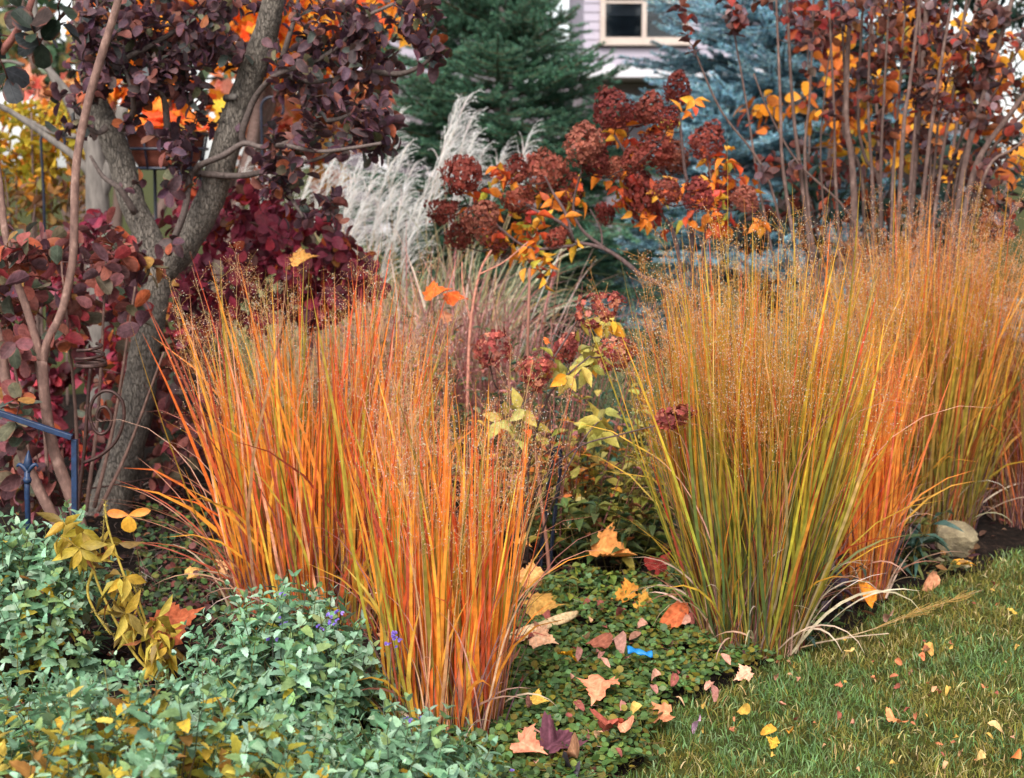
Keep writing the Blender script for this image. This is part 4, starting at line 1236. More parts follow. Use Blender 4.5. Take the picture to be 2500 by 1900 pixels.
pa, pb = P(1060, 110, Yn), P(900, -60, Yn)
g = Geo()
g.add([[a - 0.4, Yn - 0.6, zr + 0.2], [b + 0.4, Yn - 0.6, zr + 0.2], [b - 0.6, Yn + 3.2, zr + 2.4], [a + 0.6, Yn + 3.2, zr + 2.4], [a - 0.4, Yn + 7, zr + 0.2], [b + 0.4, Yn + 7, zr + 0.2]], [[0, 3, 4], [1, 5, 2]], [[0, 1, 2, 3], [3, 2, 5, 4], [0, 4, 5, 1]])
g.obj('roof', M_ROOF, root, smooth=False)
for px in (935, 1050):
    p = P(px, 240, Yn - 0.3)
    g = Geo(); box(g, (p[0], Yn - 0.3, 1.3), (0.09, 0.09, 1.3)); bevel(g.obj('porch_post', M_TRIM, root, smooth=False), 0.01)

# ------------------------------------------------------------------ white plumed grass, tan grasses
def plume():
    """one feathery plume about half a metre tall, combed to +x"""
    g = Geo()
    n = 34
    s = np.linspace(0, 1, n)
    ax = np.stack([0.10 * s ** 2, 0 * s, 0.40 * s], 1)
    tube(g, ax, np.linspace(0.003, 0.001, n), 4, lin((214, 196, 176)))
    az = R.normal(0, 0.7, n)
    L = 0.3 * (1 - 0.45 * s) * R.uniform(0.8, 1.15, n)
    pts, tg = arc(ax, az, R.uniform(0.15, 0.4, n), L, R.uniform(0.9, 1.9, n), 8, 1.6)
    t = np.linspace(0, 1, 9)
    ribbons(g, pts, tg, az, R.uniform(-1.5, 1.5, n), R.uniform(0.003, 0.007, n), pal(n, [((250, 242, 236), 3), ((232, 218, 212), 1)], 0.06), None, np.maximum(1 - t ** 2, 0.2))
    m = 46                                            # fine hairs
    k = R.integers(0, 8, (n, m)); f = R.random((n, m, 1))
    ii = np.arange(n)[:, None]
    p = (pts[ii, k] * (1 - f) + pts[ii, k + 1] * f).reshape(-1, 3)
    d = nrm(tg[ii, k].reshape(-1, 3) + ball(n * m) * 0.75)
    w = nrm(np.cross(d, ball(n * m))) * 0.0014
    ln = R.uniform(0.008, 0.018, (n * m, 1))
    g.add(np.stack([p - w, p + w, p + d * ln], 1).reshape(-1, 3), np.arange(n * m * 3).reshape(-1, 3), None, np.repeat(pal(n * m, [((248, 244, 242), 1)], 0.05), 3, 0))
    return g.mesh('plume', M_SEED)


PL = [plume() for _ in range(4)]


def plumed_grass(label, base, heads, n_blade, h, palette, group, lean=0.4):
    root = thing('plumed_grass', label, 'ornamental grass', base, group)
    g = Geo()
    for (px, py, Y, sc, yaw) in heads:
        tip = P(px, py, Y)                            # the top of the plume
        M0 = Matrix.Rotation(yaw, 4, 'Z') @ Matrix.Scale(sc, 4)
        foot = Vector(tip) - (M0 @ Vector((0.12, 0, 0.44)))
        piece('plume', PL[R.integers(4)], root, Matrix.Translation(foot) @ M0, np.array([1, 1, 1]) * R.uniform(0.9, 1.0))
        b = np.asarray(base) + [R.normal(0, 0.12), R.normal(0, 0.1), 0]
        c = catmull([b, b * 0.5 + np.array(foot) * 0.5 + [R.normal(0, 0.02), 0, 0.05], np.array(foot)], 5)
        tube(g, c, np.linspace(0.004, 0.0025, len(c)), 4, lin((196, 172, 130)))
    n = n_blade
    a = R.random(n) * 6.283
    b = np.asarray(base) + np.stack([np.cos(a) * 0.22, np.sin(a) * 0.2, 0 * a], 1) * np.sqrt(R.random((n, 1)))
    pts, tg = arc(b, a + R.normal(0, 0.5, n), R.uniform(0.02, lean, n), h * R.uniform(0.6, 1.1, n), R.uniform(0.6, 2.3, n), 9)
    t = np.linspace(0, 1, 10)
    ribbons(g, pts, tg, a, R.uniform(-0.5, 0.5, n), R.uniform(0.006, 0.012, n), pal(n, palette, 0.14), None, np.maximum(1 - t ** 3, 0.05), twist=R.uniform(-1, 1, n))
    g.obj('leaf_blades', M_BLADE, root, 'stuff')
    return root


PALE = [((206, 206, 160), 3), ((186, 196, 150), 2), ((222, 206, 176), 2), ((160, 170, 110), 1.5), ((232, 190, 120), 0.6)]
hd = [(1140, 248, 8.6, 1.15, 0.1), (1120, 262, 8.7, 1.1, 0.3), (1155, 290, 8.5, 1.0, -0.2), (1105, 330, 8.6, 1.0, 0.0), (1160, 340, 8.4, 0.9, 0.3), (1085, 380, 8.5, 1.0, 0.4), (1140, 400, 8.3, 0.95, -0.3), (1185, 365, 8.5, 0.8, 0.2), (1235, 365, 8.6, 0.8, 0.2), (1300, 325, 8.6, 0.85, 0.1), (1285, 380, 8.5, 0.7, 0.4), (1060, 420, 8.5, 0.9, 0.2), (1230, 390, 8.6, 0.7, 0.1)]
plumed_grass('tall white plumed grass whose feathers rise highest against the dark green spruce', at_ground(1130, 8.6), hd, 220, 1.5, PALE, 'white plumed grasses')
hd = [(980, 280, 8.9, 0.75, 0.2), (990, 370, 8.7, 1.0, 0.2), (960, 400, 8.6, 1.0, 0.0), (930, 385, 8.7, 0.9, 0.3), (890, 400, 8.6, 0.9, 0.2), (850, 390, 8.8, 0.85, 0.1), (910, 450, 8.4, 1.1, 0.3), (960, 470, 8.4, 1.0, 0.1), (1000, 450, 8.4, 0.9, 0.5), (870, 470, 8.5, 0.9, 0.2), (1010, 410, 8.5, 0.9, 0.0), (840, 440, 8.6, 0.8, 0.4), (940, 500, 8.3, 1.0, 0.2), (1020, 500, 8.3, 0.9, 0.3), (880, 520, 8.3, 0.9, 0.0), (830, 360, 8.8, 0.8, 0.0), (800, 420, 8.7, 0.8, 0.2)]
hd += [(R.uniform(800, 1050), R.uniform(390, 560), R.uniform(8.1, 8.7), R.uniform(0.8, 1.1), R.uniform(-0.2, 0.6)) for _ in range(5)]
plumed_grass('lower white plumed grass full of drooping feathers behind the burgundy shrub', at_ground(920, 8.7), hd, 260, 1.35, PALE, 'white plumed grasses')
plumed_grass('white plumed grass half hidden behind the forked trunk', at_ground(680, 9.0), [(670, 400, 9.0, 0.9, 0.2), (640, 420, 9, 0.9, 0.1), (700, 430, 8.9, 0.9, 0.3), (730, 400, 9, 0.8, 0.0), (760, 440, 8.9, 0.9, 0.2), (610, 390, 9.1, 0.8, 0.1)], 200, 1.3, PALE, 'white plumed grasses')


def tussock(label, base, n, h, palette, lean, curl, w=(0.004, 0.008), spread=0.25, group='grass tussocks in the middle of the bed', seeds=0):
    root = thing('grass_tussock', label, 'ornamental grass', base, group)
    g = Geo()
    a = R.random(n) * 6.283
    b = np.asarray(base) + np.stack([np.cos(a) * spread, np.sin(a) * spread * 0.8, 0 * a], 1) * np.sqrt(R.random((n, 1)))
    L = h * R.uniform(0.55, 1.1, n)
    pts, tg = arc(b, a + R.normal(0, 0.6, n), R.uniform(0, lean, n), L, R.uniform(curl[0], curl[1], n), 8)
    t = np.linspace(0, 1, 9)
    ribbons(g, pts, tg, a, R.uniform(-0.6, 0.6, n), R.uniform(w[0], w[1], n), pal(n, palette, 0.15), None, np.maximum(1 - t ** 3, 0.05), twist=R.uniform(-1, 1, n))
    g.obj('blades', M_BLADE, root, 'stuff')
    return root


PINK = [((240, 186, 178), 4), ((212, 144, 140), 3), ((246, 212, 194), 2.5), ((196, 126, 114), 1.5), ((226, 190, 146), 1)]
for px, Y, h, lb in [(980, 7.7, 1.25, 'pinkish tan dry grass below the white feathers, on the burgundy shrub side'), (1110, 7.6, 1.3, 'pinkish tan dry grass below the red flower heads, with curled blades'), (1230, 7.4, 1.15, 'pinkish tan dry grass nearest the arched dark branch'), (900, 7.2, 1.0, 'short mauve dry grass right behind the orange switch grass')]:
    tussock(lb, at_ground(px, Y), 200, h, PINK, 0.3, (0.2, 2.2), (0.005, 0.012), 0.25)
tussock('blue green fountain grass under the arched dark branch', at_ground(1470, 6.9), 260, 1.1, [((100, 130, 96), 4), ((76, 106, 84), 3), ((140, 156, 110), 2)], 0.5, (0.6, 2.0), (0.003, 0.006), 0.2)
tussock('grey green fine grass in front of the arched dark branch, right half', at_ground(1620, 6.7), 320, 1.1, [((150, 160, 130), 4), ((120, 136, 110), 3), ((176, 160, 110), 2)], 0.45, (0.4, 1.8), (0.003, 0.006), 0.2)


# ------------------------------------------------------------------ leafy perennials of the middle
def perennial(name, label, cat, base, n_stem, h, spread, palette, L, ratio=(0.35, 0.5), T=T_LANCE, pairs=(5, 8), stem_col=(130, 120, 70), most=300, droop=0.2, mat=None, lean=0.35, group=None):
    root = thing(name, label, cat, base, group)
    gs = Geo()
    pos, D, N, Ls = [], [], [], []
    for i in range(n_stem):
        a = R.random() * 6.283
        r = math.sqrt(R.random())
        b = np.asarray(base) + [math.cos(a) * r * spread * 0.6, math.sin(a) * r * spread * 0.5, 0]
        hh = h * R.uniform(0.65, 1.1) * (1 - 0.25 * r)
        tip = b + [math.cos(a) * r * hh * lean + R.normal(0, 0.04), math.sin(a) * r * hh * lean * 0.8, hh]
        c = catmull([b, b * 0.5 + tip * 0.5 + R.normal(0, 0.02, 3), tip], 6)
        tube(gs, c, np.linspace(0.0035, 0.0015, len(c)), 4, lin(stem_col))
        k = R.integers(*pairs)
        for q in range(k):
            f = 0.25 + 0.75 * (q + 0.5) / k
            x = f * (len(c) - 1); j = min(int(x), len(c) - 2)
            p = c[j] * (1 - (x - j)) + c[j + 1] * (x - j)
            aa = q * 1.571 + i
            for s in (0, 3.1416):
                d = np.array([math.cos(aa + s), math.sin(aa + s), R.uniform(-droop, 0.55)])
                pos.append(p); D.append(d); N.append(np.array([0, 0, 1.0]) + R.normal(0, 0.25, 3)); Ls.append(R.uniform(*L) * (1.1 - 0.45 * f))
    gs.obj('stems', M_TWIG, root, 'stuff')
    pos, D, N, Ls = map(np.array, (pos, D, N, Ls))
    foliage(root, T, pos, D, N, Ls, Ls * R.uniform(ratio[0], ratio[1], len(Ls)), pal(len(pos), palette, 0.16), mat or M_LEAF, most)
    return root


GREENY = [((96, 122, 92), 3), ((110, 130, 80), 3), ((80, 104, 84), 2), ((150, 146, 70), 1.2), ((170, 130, 90), 0.6)]
perennial('perennial_plant', 'mixed green perennial behind the orange grass with an orange leaf lying on it', 'plant', at_ground(1080, 6.6), 34, 1.0, 0.5, GREENY, (0.06, 0.1), group='leafy perennials')
perennial('perennial_plant', 'teal green perennial below the blue green fountain grass', 'plant', at_ground(1330, 6.3), 30, 0.84, 0.45, [((84, 120, 104), 3), ((70, 100, 84), 3), ((120, 130, 80), 1.5)], (0.05, 0.09), group='leafy perennials')
perennial('perennial_plant', 'dull brownish green perennial right behind the tall orange grass', 'plant', at_ground(940, 6.0), 26, 0.86, 0.4, [((120, 110, 80), 3), ((90, 104, 80), 2), ((150, 96, 80), 1.5)], (0.05, 0.09), group='leafy perennials')
perennial('perennial_plant', 'yellow green leaved perennial left of the olive grass, under the red flower heads', 'plant', at_ground(1475, 5.55), 26, 0.84, 0.36, [((186, 176, 90), 4), ((160, 156, 74), 3), ((206, 190, 110), 2), ((220, 160, 60), 0.6)], (0.06, 0.1), (0.4, 0.55), group='leafy perennials')
perennial('perennial_plant', 'dark green and olive undergrowth between the two orange and olive grasses', 'plant', at_ground(1470, 5.4), 40, 0.42, 0.42, [((84, 100, 58), 3), ((110, 116, 56), 2.5), ((60, 80, 56), 2.5), ((150, 140, 60), 0.8), ((130, 80, 50), 0.8)], (0.06, 0.1), (0.4, 0.6), group='leafy perennials')
perennial('perennial_plant', 'glossy green rosette of leaves in front of the black wire hoop', 'plant', G(1430, 1475), 12, 0.14, 0.2, [((110, 128, 56), 3), ((140, 144, 60), 2), ((84, 110, 66), 2)], (0.05, 0.075), (0.45, 0.6), pairs=(3, 5), lean=0.9, group='leafy perennials')
perennial('perennial_plant', 'amber and olive leaves right of the slender orange grass', 'plant', at_ground(1330, 5.75), 30, 0.66, 0.4, [((206, 130, 60), 3), ((150, 130, 64), 2.5), ((196, 96, 60), 2), ((224, 176, 90), 1)], (0.06, 0.1), (0.45, 0.65), group='leafy perennials')
perennial('strap_leaved_plant', 'dark blue green strap leaved plant right of the small fiery grass', 'plant', G(2185, 1400), 15, 0.34, 0.2, [((66, 92, 82), 4), ((84, 104, 76), 2), ((50, 70, 60), 2), ((120, 124, 66), 0.8)], (0.11, 0.18), (0.16, 0.24), pairs=(3, 5), droop=0.5)
perennial('dark_leaved_weed', 'dark purple green leaved weed between the olive and the fiery grass', 'plant', G(2000, 1500), 9, 0.36, 0.14, [((74, 62, 74), 3), ((70, 82, 66), 3), ((96, 70, 80), 2)], (0.06, 0.1), (0.3, 0.45), pairs=(3, 5), droop=0.5)
perennial('green_seedling', 'low dark green weeds at the foot of the olive grass on the lawn edge', 'plant', G(1950, 1570), 12, 0.13, 0.2, [((60, 84, 72), 3), ((76, 100, 78), 2), ((80, 104, 60), 2)], (0.04, 0.07), (0.35, 0.6), pairs=(2, 4), lean=0.9)
perennial('green_seedling', 'low olive weeds left of the pale rock', 'plant', G(2225, 1410), 14, 0.13, 0.18, [((110, 112, 60), 3), ((84, 96, 62), 3), ((150, 110, 66), 1)], (0.04, 0.07), (0.5, 0.7), pairs=(2, 4), lean=0.9)
perennial('green_seedling', 'small green leaved weeds under the yellow plant beside the forked trunk', 'plant', G(440, 1420), 26, 0.14, 0.45, [((84, 104, 66), 3), ((110, 116, 60), 2), ((120, 70, 60), 1), ((64, 84, 60), 2)], (0.03, 0.055), (0.6, 0.9), pairs=(2, 4), lean=0.9, T=T_ROUND)
perennial('salvia_plant', 'thin stemmed plant with tiny magenta flowers in the dry grass', 'plant', at_ground(1060, 7.0), 12, 1.12, 0.5, [((200, 60, 140), 1), ((176, 50, 120), 1)], (0.016, 0.03), (0.4, 0.6), pairs=(2, 4), stem_col=(170, 110, 100))

for px, Y, lb in [(1330, 5.6, 'tangle of pink brown dry stems behind the black wire hoop'), (1010, 6.9, 'tangle of mauve pink dry stems behind the tall orange grass'), (1180, 6.6, 'tangle of pinkish dry stems left of the arched dark branch'), (1300, 6.9, 'tangle of mauve dry stems with a few green leaves under the red flower heads')]:
    perennial('dry_perennial', lb, 'plant', at_ground(px, Y), 40, 1.12, 0.55, [((176, 116, 112), 3), ((206, 150, 140), 2), ((150, 96, 90), 2), ((120, 120, 80), 1.2), ((222, 130, 70), 0.8)], (0.03, 0.06), (0.25, 0.45), pairs=(3, 6), stem_col=(196, 130, 122), lean=0.5, group='tangles of dry stems in the middle of the bed')

# ------------------------------------------------------------------ hydrangeas
PINKRED = [((150, 72, 66), 4), ((172, 90, 78), 3), ((118, 54, 54), 2.5), ((206, 136, 114), 1), ((176, 100, 82), 1.5)]


def floret_mesh(k=4):
    g = Geo()
    for i in range(4):
        a = i * math.pi / 2 + R.normal(0, 0.12)
        d = np.array([[math.cos(a), math.sin(a), R.uniform(-0.1, 0.35)]])
        D, N = ortho(d, np.array([[0, 0, 1.0]]))
        leaf_join(g, T_PETAL, np.zeros((1, 3)), D, N, np.array([0.5]), np.array([R.uniform(0.42, 0.55)]), np.array([R.uniform(-0.25, 0.35)]), np.array([R.uniform(-0.2, 0.4)]), np.ones((1, 3)))
    return g


FLO = [floret_mesh() for _ in range(5)]
FLOM = [f.mesh('floret', M_PETAL) for f in FLO]


def head_points(n, ax, rl, rw):
    """places and directions over a blunt cone along ax"""
    d = ball(n)
    e1 = nrm(np.cross(ax, [0.2, 0.4, 0.9])); e2 = np.cross(ax, e1)
    t = d @ np.array([0, 0, 1.0])
    w = rw * (1.0 - 0.28 * t)
    r = R.uniform(0.72, 1.05, (n, 1))
    p = (e1 * (d[:, :1] * w[:, None]) + e2 * (d[:, 1:2] * w[:, None]) + np.asarray(ax) * (d[:, 2:] * rl)) * r
    nn = nrm(e1 * d[:, :1] + e2 * d[:, 1:2] + np.asarray(ax) * d[:, 2:] * rw / rl + R.normal(0, 0.35, (n, 3)))
    return p, nn


def joined_head(n=480):
    g = Geo()
    p, nn = head_points(n, np.array([0, 0, 1.0]), 1.0, 0.72)
    k1, k2, k3 = R.normal(0, 2.6, 3), R.normal(0, 4.5, 3), R.normal(0, 3.0, 3)
    p = p * (1 + 0.09 * np.sin(p @ k1) + 0.05 * np.sin(p @ k2))[:, None] * R.uniform(0.85, 1.12, 3)
    fade = 0.92 + 0.2 * np.sin(p @ k3 + 1)
    bare = np.sin(p @ k2 + 2) > 0.985
    for i in range(n):
        if bare[i]:
            continue
        f = FLO[R.integers(5)]
        e1 = nrm(np.cross(nn[i], ball(1)[0])); e2 = np.cross(nn[i], e1)
        s = R.uniform(0.15, 0.23)
        V = np.concatenate(f.v) @ np.stack([e1, e2, nn[i]]) * s + p[i]
        t = np.concatenate(f.t)
        g.add(V, t, None, pal(1, [((235, 235, 235), 5), ((255, 240, 225), 0.8), ((206, 196, 196), 2)], 0.13)[0] * fade[i], np.concatenate(f.u))
    return g.mesh('flower_head', M_PETAL)


HEADS = [joined_head() for _ in range(9)]


def hydrangea(label, base, heads, arms, leaf_specs, leaf_pal, near, group, head_pal, leaf_L):
    root = thing('hydrangea', label, 'shrub', base, group)
    sk = []
    for pts, r in arms:
        c = catmull(pts, 6)
        g = Geo(); tube(g, c, np.linspace(r, r * 0.5, len(c)), 6, lin((96, 78, 76)) / 0.5, 0.03); g.obj('branch', M_TWIG, root)
        sk += list(c)
    cs = []
    for (px, py, Y, rw, rl, ang, tilt) in heads:
        c = P(px, py, Y)
        ax = nrm(np.array([math.sin(ang) * math.cos(tilt), math.sin(tilt), math.cos(ang) * math.cos(tilt)]))
        cs.append((c, ax, rw * Y / FPX, rl * Y / FPX))
    lines, _ = grow(sk, np.array([c - ax * rl * 0.8 for c, ax, rw, rl in cs]), 0.1)
    twigs_obj(root, lines, 0.005, 0.003, (98, 76, 72))
    for c, ax, rw, rl in cs:
        hc = pal(1, head_pal, 0.1)[0]
        if near:
            g = Geo(); tube(g, [c - ax * rl, c, c + ax * rl * 0.8], [0.003, 0.002, 0.001], 5, lin((110, 70, 66)))
            h = g.obj('flower_head', M_TWIG, root)
            n = 110
            p, nn = head_points(n, ax, rl, rw)
            cc = pal(n, head_pal, 0.18)
            for i in range(n):
                e1 = nrm(np.cross(nn[i], ball(1)[0])); e2 = np.cross(nn[i], e1)
                s = R.uniform(0.020, 0.030)
                o = bpy.data.objects.new('floret', FLOM[R.integers(5)])
                COLL.objects.link(o)
                o.parent = h
                M = frame_matrix(p[i] + c, e1, e2, nn[i], s, s)
                M.translation = M.translation - Vector(root.location)
                o.matrix_basis = M
                o.color = (*[float(x) for x in cc[i]], 1)
        else:
            e1 = nrm(np.cross(ax, [0.2, 0.4, 0.9])); e2 = np.cross(ax, e1)
            M = Matrix.Identity(4)
            for i in range(3):
                M[i][0], M[i][1], M[i][2], M[i][3] = e1[i] * rw * 0.98 / 0.72, e2[i] * rw * 0.98 / 0.72, ax[i] * rl * 0.98, c[i]
            piece('flower_head', HEADS[R.integers(9)], root, M, hc)
    tips = blobs(leaf_specs)
    lines, dirs = grow(sk, tips)
    twigs_obj(root, lines, 0.004, 0.002, (110, 80, 70), name='side_twigs')
    pos, D, N, Ls, Ws = sprigs(tips, dirs, (3, 5), leaf_L, ratio=(0.45, 0.6), down=0.45, along=0.1)
    foliage(root, T_LANCE, pos, D, N, Ls, Ws, pal(len(pos), leaf_pal, 0.14), M_LEAF, 300)
    return root


Yd = 6.5
far_heads = [(1655, 210, 36, 42, 0.1), (1490, 265, 46, 50, -0.4), (1500, 320, 34, 34, -0.2), (1590, 262, 40, 44, 0.1), (1548, 280, 28, 30, 0.0), (1635, 290, 26, 30, 0.2), (1425, 350, 46, 56, 0.3), (1455, 395, 40, 40, 0.3), (1130, 425, 50, 54, 1.3), (1085, 505, 38, 46, 0.9),
             (1260, 415, 30, 36, 0.1), (1330, 415, 52, 52, 1.4), (1180, 530, 40, 48, 0.7), (1130, 565, 36, 46, 0.6), (1265, 480, 42, 46, 0.2), (1390, 460, 34, 44, 0.1), (1500, 410, 26, 32, 0.1), (1545, 390, 30, 34, 0.0), (1600, 360, 46, 46, 0.1), (1640, 385, 42, 46, 0.2), (1570, 490, 60, 50, 1.2),
             (1630, 465, 36, 36, 0.4), (1725, 345, 42, 48, 0.3), (1755, 460, 50, 48, 0.2), (1705, 470, 40, 44, -0.1), (1210, 590, 34, 34, 0.5), (1360, 580, 26, 32, 1.0), (1480, 520, 30, 24, 1.3), (1820, 480, 30, 30, 0.4), (1560, 440, 34, 30, 0.2)]
fh = [(a, b, Yd + R.uniform(-0.35, 0.35), rw, rl, ang, R.uniform(-0.5, 0.2)) for a, b, rw, rl, ang in far_heads]
b0 = at_ground(1690, Yd)
J = P(1400, 590, Yd)
arms = [([b0, P(1640, 760, Yd), P(1560, 670, Yd), P(1480, 610, Yd), J], 0.016), ([J, P(1370, 545, Yd - 0.1), P(1300, 510, Yd - 0.1), P(1250, 470, Yd - 0.1)], 0.01), ([J, P(1380, 520, Yd), P(1350, 470, Yd + 0.1), P(1330, 430, Yd + 0.1)], 0.009), ([P(1480, 610, Yd), P(1420, 560, Yd), P(1400, 500, Yd), P(1425, 400, Yd)], 0.009),
        ([P(1400, 600, Yd - 0.1), P(1290, 605, Yd - 0.1), P(1200, 540, Yd - 0.1), P(1140, 500, Yd - 0.1)], 0.008), ([b0, P(1660, 650, Yd + 0.1), P(1600, 500, Yd + 0.1), P(1500, 330, Yd)], 0.012), ([b0, P(1690, 600, Yd + 0.1), P(1670, 400, Yd + 0.1), P(1655, 250, Yd + 0.1)], 0.012), ([b0, P(1720, 600, Yd), P(1740, 480, Yd), P(1725, 380, Yd)], 0.01), ([P(1470, 600, Yd), P(1466, 560, Yd), P(1440, 510, Yd)], 0.006)]
hydrangea('tall hydrangea with many dusty red flower heads and orange leaves on dark arching branches', b0, fh, arms,
          [(1180, 460, 80, 60, 6.4, 6.8, 11), (1300, 490, 120, 70, 6.4, 6.9, 14), (1450, 450, 120, 60, 6.5, 6.9, 14), (1290, 590, 120, 50, 6.3, 6.7, 13), (1570, 330, 110, 60, 6.5, 6.9, 10), (1680, 260, 20, 30, 6.4, 6.6, 3), (1650, 500, 100, 60, 6.3, 6.8, 14), (1780, 420, 80, 60, 6.4, 6.8, 10), (1320, 640, 40, 50, 6.2, 6.5, 6), (1800, 520, 90, 50, 6.4, 6.7, 10)],
          [((236, 130, 44), 4), ((240, 166, 56), 2.5), ((206, 84, 46), 2.5), ((176, 166, 60), 1.2), ((180, 62, 50), 1)], False, 'hydrangeas', [((160, 80, 68), 3), ((144, 68, 62), 3), ((190, 112, 94), 1)], (0.05, 0.085))
near_heads = [(1465, 752, 4.9, 40, 66, 1.2, -0.1), (1505, 862, 4.9, 40, 54, 1.3, -0.1), (1205, 850, 4.95, 46, 52, 0.3, -0.3), (1310, 905, 4.9, 44, 52, 0.9, -0.3), (1382, 848, 5.0, 28, 36, 0.3, 0.0), (1650, 1015, 4.25, 24, 52, 1.25, -0.1), (1030, 945, 5.0, 40, 46, -0.6, -0.2)]
b1 = at_ground(1290, 5.3)
arms = [([b1, P(1290, 1150, 5.1), P(1330, 990, 5.0), P(1370, 930, 4.95), P(1440, 870, 4.92)], 0.006), ([b1, P(1270, 1050, 5.0), P(1300, 960, 4.95), P(1380, 830, 4.92), P(1410, 780, 4.92)], 0.006), ([b1, P(1300, 1220, 4.8), P(1400, 1100, 4.5), P(1520, 1060, 4.35), P(1600, 1040, 4.28)], 0.004), ([b1, P(1240, 1080, 5.1), P(1215, 950, 5.0)], 0.005), ([b1, P(1150, 1100, 5.1), P(1060, 1000, 5.05)], 0.005), ([b1, P(1360, 1200, 4.8), P(1420, 1080, 4.7), P(1470, 1020, 4.7)], 0.004)]
hydrangea('low hydrangea with a few crisp dried red flower heads between the orange and olive grasses', b1, near_heads, arms,
          [(1440, 830, 70, 80, 4.95, 5.3, 10), (1290, 1010, 80, 60, 4.9, 5.2, 5), (1470, 1030, 50, 50, 4.7, 5.0, 4), (1350, 900, 50, 40, 4.85, 5.1, 4)],
          [((206, 190, 96), 4), ((186, 180, 100), 3), ((240, 160, 50), 1.2), ((210, 100, 50), 0.6)], True, 'hydrangeas', PINKRED, (0.06, 0.09))


